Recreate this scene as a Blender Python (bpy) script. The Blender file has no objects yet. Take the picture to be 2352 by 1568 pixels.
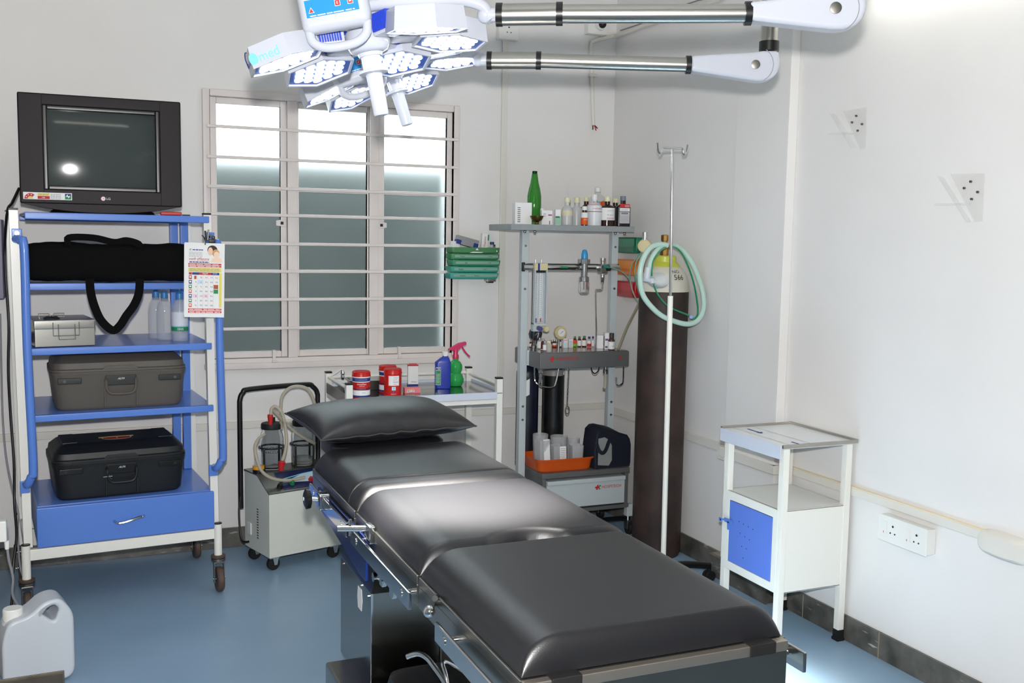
import bpy, bmesh, math, random
from mathutils import Matrix, Vector, Euler
random.seed(7)
PI = math.pi
SC = bpy.context.scene
COL = SC.collection
rad = math.radians

# ---------------------------------------------------------------- camera
def make_camera():
    pitch, roll, yaw = rad(5.73), rad(0.97), rad(22.9)
    f = Vector((math.sin(yaw)*math.cos(pitch), math.cos(yaw)*math.cos(pitch), -math.sin(pitch)))
    r = Vector((math.cos(yaw), -math.sin(yaw), 0)); u = r.cross(f)
    r2 = r*math.cos(roll) + u*math.sin(roll); u2 = -r*math.sin(roll) + u*math.cos(roll)
    cd = bpy.data.cameras.new('camera'); co = bpy.data.objects.new('camera', cd); COL.objects.link(co)
    m = Matrix((r2, u2, -f)).transposed().to_4x4(); m.translation = (0, 0, 1.55)
    co.matrix_world = m
    cd.sensor_width = 36.0; cd.lens = 2330*36/2352; cd.clip_start = 0.05
    SC.camera = co
    return r2, u2, f
CR, CU, CF = make_camera()

# ---------------------------------------------------------------- world, flash, exposure
SC.view_settings.view_transform = 'Standard'
SC.view_settings.look = 'None'
SC.view_settings.gamma = 1.0
SC.view_settings.use_curve_mapping = False
SC.view_settings.exposure = 0.25
W = bpy.data.worlds.new('world'); SC.world = W; W.use_nodes = True
W.node_tree.nodes['Background'].inputs[0].default_value = (0.86, 0.94, 1.0, 1)
W.node_tree.nodes['Background'].inputs[1].default_value = 7.0

def lamp_light(name, kind, loc, power, color=(1, 1, 1), size=0.1, aim=None, parent=None, angle=60, blend=.5):
    ld = bpy.data.lights.new(name, kind); lo = bpy.data.objects.new(name, ld); COL.objects.link(lo)
    ld.energy = power; ld.color = color
    if kind == 'AREA': ld.shape = 'DISK'; ld.size = size
    else: ld.shadow_soft_size = size
    if kind == 'SPOT': ld.spot_size = rad(angle); ld.spot_blend = blend
    lo.location = loc
    if aim is not None:
        lo.rotation_euler = (Vector(aim)-Vector(loc)).to_track_quat('-Z', 'Y').to_euler()
    return lo
# the photographer's flash in the hot shoe, 14 cm above the lens
FL = Vector((0, 0, 1.55)) + CU*0.14 - CF*0.02
lamp_light('camera_flash', 'SPOT', FL, 330, (1.0, .985, .96), .03, FL+CF, angle=110, blend=.6)

# ---------------------------------------------------------------- materials
def lin(c):
    return tuple(((v/255)/12.92 if v/255 <= .04045 else ((v/255+.055)/1.055)**2.4) for v in c)
MATS = {}
def mat(name, rgb=(200, 200, 200), rough=.5, metal=0., trans=0., ior=1.45, emit=0., emit_rgb=None, alpha=1., spec=.5, coat=0., noise=0., nscale=20., rgb2=None, bump=0., bscale=150., sub=0.):
    if name in MATS: return MATS[name]
    m = bpy.data.materials.new(name); m.use_nodes = True
    nt = m.node_tree; b = nt.nodes['Principled BSDF']
    c = lin(rgb)
    b.inputs['Base Color'].default_value = (*c, 1)
    b.inputs['Roughness'].default_value = rough
    b.inputs['Metallic'].default_value = metal
    b.inputs['Transmission Weight'].default_value = trans
    b.inputs['IOR'].default_value = ior
    b.inputs['Alpha'].default_value = alpha
    b.inputs['Specular IOR Level'].default_value = spec
    b.inputs['Coat Weight'].default_value = coat
    if sub:
        b.inputs['Subsurface Weight'].default_value = sub
        b.inputs['Subsurface Radius'].default_value = (.02, .02, .02)
    if emit:
        e = lin(emit_rgb or rgb)
        b.inputs['Emission Color'].default_value = (*e, 1); b.inputs['Emission Strength'].default_value = emit
    if noise or rgb2:
        tc = nt.nodes.new('ShaderNodeTexCoord'); n = nt.nodes.new('ShaderNodeTexNoise'); n.inputs['Scale'].default_value = nscale; n.inputs['Detail'].default_value = 5
        nt.links.new(tc.outputs['Object'], n.inputs['Vector'])
        rp = nt.nodes.new('ShaderNodeValToRGB')
        d = lin(rgb2) if rgb2 else tuple(v*(1-noise) for v in c)
        rp.color_ramp.elements[0].position = .35; rp.color_ramp.elements[1].position = .65
        rp.color_ramp.elements[0].color = (*d, 1); rp.color_ramp.elements[1].color = (*c, 1)
        nt.links.new(n.outputs['Fac'], rp.inputs['Fac']); nt.links.new(rp.outputs['Color'], b.inputs['Base Color'])
    if bump:
        tc = nt.nodes.new('ShaderNodeTexCoord'); n = nt.nodes.new('ShaderNodeTexNoise'); n.inputs['Scale'].default_value = bscale
        nt.links.new(tc.outputs['Object'], n.inputs['Vector'])
        bp = nt.nodes.new('ShaderNodeBump'); bp.inputs['Strength'].default_value = bump; bp.inputs['Distance'].default_value = .002
        nt.links.new(n.outputs['Fac'], bp.inputs['Height']); nt.links.new(bp.outputs['Normal'], b.inputs['Normal'])
    MATS[name] = m
    return m

WALL = mat('wall_paint', (232, 230, 228), .55, noise=.03, nscale=2.5, bump=.15, bscale=60)
CEIL = mat('ceiling_paint', (235, 235, 233), .8)
TRIM = mat('pvc_trim', (222, 219, 211), .4)
WFRAME = mat('window_enamel', (226, 218, 214), .35, noise=.05, nscale=8)
BLUE = mat('blue_enamel', (88, 130, 212), .32, coat=.25)
CREAM = mat('cream_enamel', (236, 234, 226), .32, coat=.2)
WHITE = mat('white_gloss', (238, 240, 244), .22, coat=.4)
WPLAS = mat('white_plastic', (232, 232, 228), .35)
STEEL = mat('brushed_steel', (176, 174, 168), .28, 1.)
DSTEEL = mat('dull_steel', (140, 138, 132), .38, 1., noise=.2, nscale=6)
CHROME = mat('chrome', (205, 205, 205), .1, 1.)
BLACK = mat('black_plastic', (16, 16, 17), .35)
RUBBER = mat('black_rubber', (22, 21, 21), .6)
BRUB = mat('brown_rubber', (84, 68, 60), .55)
VINYL = mat('black_vinyl', (17, 17, 21), .4, spec=.9, bump=.12, bscale=500)
CLOTH = mat('black_nylon', (13, 13, 14), .9, spec=.1, bump=.3, bscale=300)
NAVY = mat('navy_cloth', (18, 22, 38), .7, bump=.3, bscale=200)
GREYP = mat('grey_plastic', (86, 81, 75), .5, bump=.2, bscale=700)
BLKP = mat('black_case_plastic', (22, 24, 26), .42, bump=.2, bscale=700)
GLASS = mat('clear_glass', (250, 252, 252), .02, trans=1., ior=1.3)
CLEARP = mat('clear_plastic', (220, 226, 234), .12, alpha=.24)
ACRYL = mat('clear_acrylic', (240, 240, 238), .06, alpha=.22)
MILKY = mat('milky_plastic', (206, 212, 220), .34, alpha=.9)
CLOUDY = mat('cloudy_plastic', (216, 218, 220), .3, alpha=.72)
PAPER = mat('white_paper', (236, 236, 236), .7)
RED = mat('red_enamel', (196, 30, 26), .32)
REDP = mat('red_rubber', (190, 28, 32), .45)
INKR = mat('red_ink', (192, 38, 44), .6)
INKB = mat('blue_ink', (34, 52, 130), .6)
INKK = mat('black_ink', (26, 26, 30), .6)
INKG = mat('green_ink', (30, 140, 84), .6)
INKO = mat('orange_ink', (226, 92, 30), .6)
INKY = mat('yellow_ink', (226, 214, 110), .6)
INKC = mat('cyan_ink', (126, 212, 232), .5)
GREYI = mat('grey_ink', (140, 140, 146), .6)
BROWNG = mat('amber_bottle', (46, 24, 18), .18)
CRCAP = mat('cream_cap', (228, 224, 188), .45)
GREYCAP = mat('grey_cap', (122, 128, 142), .45)

# ---------------------------------------------------------------- mesh builder
def rotz(a): return Matrix.Rotation(a, 4, 'Z')
def frame(loc, nrm='-y'):
    ax = {'-y': ((1, 0, 0), (0, 0, 1)), '-x': ((0, -1, 0), (0, 0, 1)), '+x': ((0, 1, 0), (0, 0, 1)), 'z': ((1, 0, 0), (0, 1, 0)), '-z': ((1, 0, 0), (0, -1, 0))}[nrm]
    x, y = Vector(ax[0]), Vector(ax[1]); z = x.cross(y)
    m = Matrix((x, y, z)).transposed().to_4x4(); m.translation = loc
    return m
def catmull(p, n, closed=False):
    p = [Vector(q) for q in p]; out = []
    N = len(p); rng = N if closed else N-1
    for i in range(rng):
        if closed: a, b, c, d = p[(i-1) % N], p[i], p[(i+1) % N], p[(i+2) % N]
        else: a, b, c, d = p[max(i-1, 0)], p[i], p[i+1], p[min(i+2, N-1)]
        for k in range(n):
            t = k/n
            out.append(.5*((2*b)+(c-a)*t+(2*a-5*b+4*c-d)*t*t+(3*b-a-3*c+d)*t**3))
    if not closed: out.append(p[-1])
    return out
TEXTS = {}
def text_geo(s):
    if s in TEXTS: return TEXTS[s]
    cu = bpy.data.curves.new('t', 'FONT'); cu.body = s; cu.resolution_u = 3; cu.align_x = 'CENTER'; cu.align_y = 'CENTER'; cu.extrude = 0; cu.offset = .002
    ob = bpy.data.objects.new('t', cu); COL.objects.link(ob)
    dg = bpy.context.evaluated_depsgraph_get()
    me = bpy.data.meshes.new_from_object(ob.evaluated_get(dg))
    v = [w.co.copy() for w in me.vertices]; f = [tuple(q.vertices) for q in me.polygons]
    bpy.data.objects.remove(ob); bpy.data.curves.remove(cu); bpy.data.meshes.remove(me)
    if v:
        x0, x1 = min(q.x for q in v), max(q.x for q in v); y0, y1 = min(q.y for q in v), max(q.y for q in v)
        v = [Vector(((q.x-(x0+x1)/2), (q.y-(y0+y1)/2), 0)) for q in v]; dim = (x1-x0, y1-y0)
    else: dim = (1, 1)
    TEXTS[s] = (v, f, dim)
    return TEXTS[s]
class MB:
    def __init__(s, M=None): s.v = []; s.f = []; s.mi = []; s.mats = []; s.M = M or Matrix()
    def add(s, vs, fs, m, M=None):
        T = s.M @ M if M is not None else s.M
        o = len(s.v); s.v += [T @ Vector(q) for q in vs]
        if m not in s.mats: s.mats.append(m)
        k = s.mats.index(m); flip = T.determinant() < 0
        for f in fs:
            g = tuple(o+i for i in f); s.f.append(g[::-1] if flip else g); s.mi.append(k)
        return s
    def bm(s, bm, m, M=None):
        bm.verts.index_update()
        vs = [q.co.copy() for q in bm.verts]; fs = [tuple(w.index for w in f.verts) for f in bm.faces]; bm.free()
        return s.add(vs, fs, m, M)
    def box(s, c, d, m, bev=0, M=None, seg=2):
        bm = bmesh.new(); bmesh.ops.create_cube(bm, size=1)
        for q in bm.verts: q.co = Vector((q.co.x*d[0], q.co.y*d[1], q.co.z*d[2]))
        if bev: bmesh.ops.bevel(bm, geom=list(bm.edges), offset=min(bev, min(d)*.49), segments=seg, profile=.5, affect='EDGES')
        T = Matrix.Translation(c)
        return s.bm(bm, m, T if M is None else M @ T)
    def b2(s, a, b, m, bev=0, M=None, seg=2):
        a, b = Vector(a), Vector(b)
        return s.box((a+b)/2, [abs(q) for q in (b-a)], m, bev, M, seg)
    def loft(s, secs, m, n=2., seg=24, M=None, caps=True):
        # secs: (z, rx, ry[, cx, cy]); superellipse exponent n
        vs = []; fs = []; rings = []
        for q in secs:
            z, rx, ry = q[:3]; cx, cy = (q[3], q[4]) if len(q) > 3 else (0, 0)
            if rx < 1e-6 and ry < 1e-6: rings.append([len(vs)]); vs.append((cx, cy, z)); continue
            r = []
            for i in range(seg):
                t = 2*PI*i/seg; c, d = math.cos(t), math.sin(t)
                x = math.copysign(abs(c)**(2/n), c); y = math.copysign(abs(d)**(2/n), d)
                r.append(len(vs)); vs.append((cx+rx*x, cy+ry*y, z))
            rings.append(r)
        for a, b in zip(rings, rings[1:]):
            for i in range(seg):
                j = (i+1) % seg
                if len(a) == 1 and len(b) == 1: continue
                if len(a) == 1: fs.append((a[0], b[j], b[i]))
                elif len(b) == 1: fs.append((a[i], a[j], b[0]))
                else: fs.append((a[i], a[j], b[j], b[i]))
        if caps:
            if len(rings[0]) > 1: fs.append(tuple(rings[0][::-1]))
            if len(rings[-1]) > 1: fs.append(tuple(rings[-1]))
        return s.add(vs, fs, m, M)
    def lathe(s, prof, m, base=(0, 0, 0), seg=24, axis=None, M=None, caps=True):
        T = Matrix.Translation(base)
        if axis is not None: T = T @ Vector(axis).to_track_quat('Z', 'Y').to_matrix().to_4x4()
        if M is not None: T = M @ T
        return s.loft([(z, r, r) for r, z in prof], m, 2., seg, T, caps)
    def cyl(s, a, b, r, m, r2=None, seg=16, M=None):
        a, b = Vector(a), Vector(b); L = (b-a).length
        return s.lathe([(r, 0), (r if r2 is None else r2, L)], m, a, seg, (b-a), M)
    def tube(s, pts, r, m, seg=8, sm=0, closed=False, M=None, flat=None):
        p = catmull(pts, sm, closed) if sm else [Vector(q) for q in pts]
        N = len(p); vs = []; fs = []; up = None
        for i in range(N):
            if closed: t = (p[(i+1) % N]-p[i-1])
            else: t = p[min(i+1, N-1)]-p[max(i-1, 0)]
            if t.length < 1e-9: t = Vector((0, 0, 1))
            t.normalize()
            if up is None:
                up = Vector((0, 0, 1)) if abs(t.z) < .9 else Vector((0, 1, 0))
            up = (up-t*up.dot(t)); up.normalize(); sd = t.cross(up)
            rr = r(i/(N-1)) if callable(r) else r
            for k in range(seg):
                a = 2*PI*k/seg
                if flat: vs.append(p[i]+sd*math.cos(a)*flat+up*math.sin(a)*rr)
                else: vs.append(p[i]+(sd*math.cos(a)+up*math.sin(a))*rr)
        R = N if closed else N-1
        for i in range(R):
            j = (i+1) % N
            for k in range(seg):
                l = (k+1) % seg
                fs.append((i*seg+k, i*seg+l, j*seg+l, j*seg+k))
        if not closed:
            fs.append(tuple(range(seg))[::-1]); fs.append(tuple((N-1)*seg+k for k in range(seg)))
        return s.add(vs, fs, m, M)
    def prism(s, poly, h, m, M=None, bev=0, seg=2, z0=0):
        bm = bmesh.new(); vs = [bm.verts.new((q[0], q[1], z0)) for q in poly]
        f = bm.faces.new(vs); bm.normal_update()
        if f.normal.z > 0: f.normal_flip()
        r = bmesh.ops.extrude_face_region(bm, geom=[f])
        for q in r['geom']:
            if isinstance(q, bmesh.types.BMVert): q.co.z = z0+h
        bmesh.ops.recalc_face_normals(bm, faces=list(bm.faces))
        if bev: bmesh.ops.bevel(bm, geom=list(bm.edges), offset=bev, segments=seg, profile=.5, affect='EDGES')
        return s.bm(bm, m, M)
    def ball(s, c, r, m, sc=(1, 1, 1), seg=16, M=None):
        k = seg//2
        secs = [(-math.cos(PI*i/k)*r*sc[2], math.sin(PI*i/k)*r*sc[0] if 0 < i < k else 0, math.sin(PI*i/k)*r*sc[1] if 0 < i < k else 0) for i in range(k+1)]
        T = Matrix.Translation(c)
        return s.loft(secs, m, 2, seg, T if M is None else M @ T)
    def text(s, t, m, M, w=None, h=None, bend=None, lift=.0008, slant=0):
        v, f, (dw, dh) = text_geo(t)
        sx = sy = None
        if w: sx = w/dw
        if h: sy = h/dh
        sx = sx or sy; sy = sy or sx
        vs = []
        for q in v:
            x, y = q.x*sx+slant*q.y*sy, q.y*sy
            if bend: vs.append(((bend+lift)*math.sin(x/bend), y, (bend+lift)*math.cos(x/bend)-bend))
            else: vs.append((x, y, lift))
        return s.add(vs, f, m, M)
    def quad(s, x0, y0, x1, y1, m, M, lift=.0005):
        return s.add([(x0, y0, lift), (x1, y0, lift), (x1, y1, lift), (x0, y1, lift)], [(0, 1, 2, 3)], m, M)
    def poly(s, pts, m, M, lift=.0005):
        return s.add([(p[0], p[1], lift) for p in pts], [tuple(range(len(pts)))], m, M)
    def lines(s, x0, y0, x1, y1, n, m, M, lift=.0006, fill=.4, seed=1):
        # rows of printed small type suggested by thin bars of uneven length
        rnd = random.Random(seed); dy = (y1-y0)/n
        for i in range(n):
            x = x0
            while x < x1-.001:
                l = min(x1-x, (x1-x0)*rnd.uniform(.12, .3))
                s.quad(x, y0+i*dy, x+l*.85, y0+i*dy+dy*fill, m, M, lift); x += l
        return s

OFF = {}
def thing(name, label, cat, loc=(0, 0, 0), rz=0, group=None, local=False):
    o = bpy.data.objects.new(name, None); COL.objects.link(o); o.empty_display_size = .05
    o.location = loc; o.rotation_euler = (0, 0, rz)
    o['label'] = label; o['category'] = cat
    if group: o['group'] = group
    OFF[o] = Vector((0, 0, 0)) if local else Vector(loc)
    return o
def part(name, mb, parent=None, label=None, sharp=38, off=None):
    me = bpy.data.meshes.new(name)
    o0 = OFF[parent] if parent is not None else (Vector(off) if off else Vector((0, 0, 0)))
    me.from_pydata([tuple(q-o0) for q in mb.v], [], mb.f)
    for m in mb.mats: me.materials.append(m)
    me.polygons.foreach_set('material_index', mb.mi)
    me.polygons.foreach_set('use_smooth', [True]*len(me.polygons))
    me.update()
    bm = bmesh.new(); bm.from_mesh(me); bmesh.ops.remove_doubles(bm, verts=list(bm.verts), dist=1e-6); bm.to_mesh(me); bm.free()
    me.set_sharp_from_angle(angle=rad(sharp))
    o = bpy.data.objects.new(name, me); COL.objects.link(o)
    if parent is not None: o.parent = parent; OFF[o] = o0
    else: o.location = o0
    if label: o['label'] = label
    if len(me.polygons) < 5000:
        wn = o.modifiers.new('weighted_normal', 'WEIGHTED_NORMAL'); wn.keep_sharp = True
    return o
def solo(name, mb, label, cat, loc=None, group=None, kind=None):
    if loc is None:
        z = min(q.z for q in mb.v); n = len(mb.v)
        loc = (sum(q.x for q in mb.v)/n, sum(q.y for q in mb.v)/n, z)
    o = part(name, mb, None, None, off=loc)
    o['label'] = label; o['category'] = cat
    if group: o['group'] = group
    if kind: o['kind'] = kind
    return o
def struct(name, mb, parent=None, label=None, cat=None):
    o = part(name, mb, parent)
    if parent is None:
        o['kind'] = 'structure'
        o['label'] = label; o['category'] = cat
    return o

# ================================================================ structure
XR, YB, H = 2.745, 5.09, 3.0
XL = -0.42
FLOOR = mat('blue_vinyl_floor', (144, 173, 197), .3, noise=.08, nscale=3, spec=.45)
struct('floor', MB().b2((-1.7, -1.1, -.1), (XR+.2, YB+.2, 0), FLOOR), None, 'blue vinyl sheet floor of the operating room', 'floor')
struct('ceiling', MB().b2((-1.7, -1.1, H), (XR+.2, YB+.2, H+.1), CEIL), None, 'white painted ceiling of the operating room', 'ceiling')
WX0, WX1, WZ0, WZ1 = .55, 1.80, .935, 2.215
wb = MB()
wb.b2((-1.7, YB, 0), (WX0, YB+.2, H), WALL); wb.b2((WX1, YB, 0), (XR+.2, YB+.2, H), WALL)
wb.b2((WX0, YB, 0), (WX1, YB+.2, WZ0), WALL); wb.b2((WX0, YB, WZ1), (WX1, YB+.2, H), WALL)
struct('wall_back', wb, None, 'white painted back wall with the barred window', 'wall')
struct('wall_right', MB().b2((XR, -1.1, 0), (XR+.2, YB, H), WALL), None, 'white painted right wall with sockets', 'wall')
struct('wall_right_pier', MB().b2((2.70, 3.49, 0), (XR, 3.86, H), WALL, .004), None, 'shallow white pier standing out of the right wall', 'wall')
struct('wall_left', MB().b2((-1.7, -1.1, 0), (-1.6, YB, H), WALL), None, 'white wall on the left side of the room', 'wall')
struct('wall_left_pier', MB().b2((-1.6, 2.6, 0), (XL, YB, H), WALL), None, 'white wall block at the left end of the back wall', 'wall')
struct('wall_front', MB().b2((-1.7, -1.2, 0), (XR+.2, -1.1, H), WALL), None, 'white wall behind the camera', 'wall')
OUTW = mat('outside_wall', (100, 106, 104), .8, noise=.3, nscale=1.2)
struct('wall_outside', MB().b2((-1.6, 5.70, -.5), (4.2, 5.9, 1.963), OUTW), None, 'grey green neighbouring wall seen dimly through the frosted window', 'wall')

SKM = mat('stone_skirting', (108, 106, 100), .35, rgb2=(66, 66, 60), nscale=9)
def scuff(m):
    nt = m.node_tree; b = nt.nodes['Principled BSDF']
    tc = nt.nodes.new('ShaderNodeTexCoord'); mp = nt.nodes.new('ShaderNodeMapping'); mp.inputs['Scale'].default_value = (4, 4, 22)
    n = nt.nodes.new('ShaderNodeTexNoise'); n.inputs['Scale'].default_value = 2.2; n.inputs['Detail'].default_value = 8
    nt.links.new(tc.outputs['Object'], mp.inputs[0]); nt.links.new(mp.outputs[0], n.inputs['Vector'])
    rp = nt.nodes.new('ShaderNodeValToRGB'); rp.color_ramp.elements[0].position = .63; rp.color_ramp.elements[1].position = .72
    rp.color_ramp.elements[0].color = (0, 0, 0, 1); rp.color_ramp.elements[1].color = (1, 1, 1, 1)
    nt.links.new(n.outputs['Fac'], rp.inputs['Fac'])
    mx = nt.nodes.new('ShaderNodeMix'); mx.data_type = 'RGBA'
    old = b.inputs['Base Color'].links[0].from_socket
    nt.links.new(rp.outputs['Color'], mx.inputs['Factor']); nt.links.new(old, mx.inputs[6]); mx.inputs[7].default_value = (.45, .45, .43, 1)
    nt.links.new(mx.outputs[2], b.inputs['Base Color'])
scuff(SKM)
GROUT = mat('skirting_grout', (150, 140, 120), .7)
STRIPE = mat('aged_yellow_line', (232, 218, 188), .6)
sk = MB(); sk.b2((XL, YB-.012, 0), (XR, YB, .1), SKM, .002)
for x in (-.1, .5, 1.1, 1.7, 2.3): sk.b2((x, YB-.0125, 0), (x+.003, YB, .1), GROUT)
struct('baseboard_back', sk, None, 'grey stone skirting along the back wall', 'baseboard')
sk = MB(); sk.b2((XR-.012, 3.9, 0), (XR, YB-.012, .1), SKM, .002); sk.b2((XR-.012, -1.1, 0), (XR, 3.49, .1), SKM, .002)
sk.b2((2.676, 3.478, 0), (2.70, 3.92, .1), SKM, .003); sk.b2((2.70, 3.476, 0), (XR, 3.49, .1), SKM, .002)
sk.b2((2.700, 3.86, 0), (XR, 3.92, .102), GROUT, .003)
for y in (2.25, 2.86, 3.3, 4.5): sk.b2((XR-.0128, y, 0), (XR, y+.004, .1), GROUT)
struct('baseboard_right', sk, None, 'scuffed grey stone skirting along the right wall', 'baseboard')
struct('baseboard_left', MB().b2((XL, 2.6, 0), (XL+.012, YB-.012, .1), SKM, .002), None, 'grey stone skirting at the left wall', 'baseboard')
struct('trim_1', MB().b2((XL, YB-.014, .596), (XR-.014, YB, .632), TRIM, .003), None, 'white cable trunking running along the back wall', 'trim')
tr = MB(); tr.b2((XR-.016, 3.86, .578), (XR, YB-.014, .618), TRIM, .003); tr.b2((2.682, 3.47, .572), (2.70, 3.86, .612), TRIM, .003)
tr.b2((2.682, 3.468, .572), (XR, 3.49, .612), TRIM, .003); tr.b2((2.684, 3.86, .574), (XR, 3.878, .614), TRIM, .003)
tr.b2((2.688, 3.84, .556), (2.70, 3.90, .598), TRIM, .003)
struct('trim_2', tr, None, 'white cable trunking stepping round the pier on the right wall', 'trim')
tr = MB(); tr.b2((XR-.014, -1.1, .582), (XR, 3.468, .614), TRIM, .003); tr.b2((XR-.0145, -1.1, .614), (XR, 3.468, .618), STRIPE)
struct('trim_3', tr, None, 'white cable trunking with a yellowed edge on the right wall', 'trim')
struct('trim_4', MB().b2((2.064, YB-.012, .632), (2.098, YB, 2.60), TRIM, .003), None, 'vertical white cable casing on the back wall beside the window', 'trim')

# ---- window
win = bpy.data.objects.new('window_1', None); COL.objects.link(win); win['kind'] = 'structure'; win['label'] = 'white barred window with three frosted panes in the back wall'; win['category'] = 'window'
OFF[win] = Vector((0, 0, 0))
fr = MB(); y0, y1 = 5.055, 5.13
def ring(mb, x0, z0, x1, z1, t, y0, y1, m, bev=.004, tb=None):
    tb = tb or t
    mb.b2((x0, y0, z0), (x0+t, y1, z1), m, bev); mb.b2((x1-t, y0, z0), (x1, y1, z1), m, bev)
    mb.b2((x0+t, y0, z1-tb), (x1-t, y1, z1), m, bev); mb.b2((x0+t, y0, z0), (x1-t, y1, z0+tb), m, bev)
ring(fr, .532, .912, 1.828, 2.238, .034, 5.068, 5.13, WFRAME, .006)
part('window_frame', fr, win)
part('window_sill', MB().b2((.528, 5.05, .895), (1.832, 5.13, .925), WFRAME, .005), win)
for x in (.932, 1.346): part('mullion', MB().b2((x, 5.072, .945), (x+.048, 5.125, 2.205), WFRAME, .004), win)
FROST = mat('frosted_glass', (220, 228, 226), .38, trans=1., ior=1.25, spec=.4)
px = ((.566, .932, 1), (.98, 1.346, 0), (1.394, 1.794, 1))
for x0, x1, sash in px:
    sf = MB()
    t = .03 if sash else .008
    ring(sf, x0+.002, .948, x1-.002, 2.203, t, 5.088, 5.12, WFRAME, .003, .03)
    sf.b2((x0+t, 5.09, 1.768), (x1-t, 5.118, 1.785), WFRAME, .002)
    for z in (1.37,): sf.b2((x0+t, 5.094, z), (x1-t, 5.118, z+.012), WFRAME, .002)
    s = part('sash', sf, win)
    part('pane', MB().b2((x0+.008, 5.1, .955), (x1-.008, 5.105, 2.196), FROST), s)
    if sash:
        xh = .905 if x0 < .6 else 1.41
        sg = 1 if x0 < .6 else -1
        lm = MB(); lm.prism([(-.028, -.012), (.02, -.02), (.02, .02), (-.028, .012)], .006, WFRAME, frame((xh, 5.088, 1.612)) @ Matrix.Diagonal((sg, 1, 1, 1)), .002)
        lm.b2((xh-.007, 5.079, 1.605), (xh+.007, 5.0825, 1.619), INKK)
        part('latch', lm, s)
        st = MB(); xs = .86 if x0 < .6 else 1.505
        st.b2((xs-.008, 5.06, .925), (xs+.008, 5.088, .985), WFRAME, .003); st.b2((xs-.012, 5.045, .925), (xs+.012, 5.062, .935), WFRAME, .003)
        part('stay_peg', st, s)
for z in (2.062, 1.919, 1.779, 1.649, 1.510, 1.375, 1.237, 1.095):
    part('grille_bar', MB().b2((.55, 5.05, z-.0075), (1.81, 5.062, z+.0075), WFRAME, .003), win)

# ---- ceiling tube light on the right wall (just above the frame)
TUBE = mat('fluorescent_tube', (255, 255, 255), .4, emit=10., emit_rgb=(255, 252, 240))
t = thing('tube_light', 'fluorescent tube light high on the right wall above the frame', 'lamp', (XR, 2.65, 2.50))
part('housing', MB().b2((XR-.045, 2.15, 2.49), (XR, 3.12, 2.55), WPLAS, .006), t)
part('tube', MB().cyl((XR-.062, 2.19, 2.505), (XR-.062, 3.08, 2.505), .014, TUBE), t)
t = thing('tube_light', 'added tube-shaped fill light on the ceiling behind the camera, out of view', 'lamp', (.4, -.2, H))  # unseen tube added as ambient fill for the room, not a known fitting
part('housing', MB().b2((-.3, -.23, H-.05), (1.1, -.17, H), WPLAS, .006), t)
part('tube', MB().cyl((-.25, -.2, H-.066), (1.05, -.2, H-.066), .014, TUBE), t)

# ---- fittings on the walls
SCREW = mat('screw_steel', (120, 112, 104), .3, 1.)
def sock_face(mb, M, sc=1., sw=True):
    if sw:
        mb.b2((-.034, -.02, 0), (-.016, .026, .003), WPLAS, .001, M); mb.quad(-.032, -.018, -.029, -.011, INKR, M, .0036)
    o = .012 if sw else 0
    for x, y, r in ((o, .014, .0042), (o-.011, -.012, .003), (o+.011, -.012, .003)):
        mb.cyl((x, y, 0), (x, y, .0014), r, INKK, seg=10, M=M)
t = thing('socket_board', 'white double switched socket on the right wall under the trunking', 'socket', (XR, 2.744, .468))
part('back_box', MB().b2((XR-.04, 2.628, .468), (XR, 2.862, .562), WPLAS, .005), t)
fp = MB().b2((XR-.046, 2.626, .466), (XR-.04, 2.864, .564), WPLAS, .003)
for y in (2.80, 2.685): sock_face(fp, frame((XR-.046, y, .517), '-x'))
part('faceplate', fp, t)
t = thing('junction_cover', 'rounded white cable junction cover on the trunking at the right edge', 'cover', (XR, 2.32, .55))
part('cover', MB().loft([(0, .11, .045), (.02, .105, .042), (.034, .07, .03)], TRIM, 3.2, 24, frame((XR, 2.33, .585), '-x')), t)
t = thing('wall_socket', 'white three-pin socket high on the back wall behind the lamp arms', 'socket', (2.08, YB, 2.6))
part('back_box', MB().b2((2.03, YB-.03, 2.595), (2.145, YB, 2.70), WPLAS, .004), t)
fp = MB().b2((2.032, YB-.036, 2.597), (2.143, YB-.03, 2.698), WPLAS, .003)
sock_face(fp, frame((2.088, YB-.036, 2.645)), 1, False)
part('faceplate', fp, t)
t = thing('security_camera', 'small dome security camera on a white box high on the back wall', 'camera', (2.61, YB, 2.68))
part('mount_box', MB().b2((2.545, YB-.05, 2.668), (2.665, YB, 2.79), WPLAS, .006), t)
cb = MB(); cb.lathe([(.034, 0), (.034, .012), (.03, .026)], WPLAS, (2.617, YB-.05, 2.722), 20, (0, -1, -.15))
part('housing', cb, t)
part('lens', MB().ball((2.617, YB-.078, 2.718), .022, BLACK), t)
cn = MB(); cn.tube([(2.6121, 5.0800, 2.1849), (2.5846, 5.0800, 2.5961), (2.5890, 5.0800, 2.6314), (2.6233, 5.0800, 2.6484), (2.7307, 5.0800, 2.6768)], .011, TRIM, 8)
cn.tube([(2.7307, 5.0800, 2.6768), (2.7300, 4.9416, 2.6734), (2.7300, 4.7653, 2.6735), (2.7300, 4.5401, 2.6710), (2.7300, 4.0470, 2.6696)], .011, TRIM, 8)
t = thing('cable_conduit', 'white cable conduit below the security camera with loose wire ends', 'conduit', (2.6, YB, 2.18))
part('pipe', cn, t)
part('clip', MB().b2((2.575, YB-.026, 2.447), (2.622, YB, 2.463), TRIM, .003), t)
wr = MB()
for k, d in enumerate(((-.012, -.02), (.008, -.024), (.016, -.012))):
    wr.tube([(2.611, 5.08, 2.19), (2.611+d[0]*.6, 5.07, 2.18), (2.611+d[0], 5.06, 2.18+d[1])], .003, (INKK, INKR, INKK)[k], 6)
part('loose_wires', wr, t)
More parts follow.
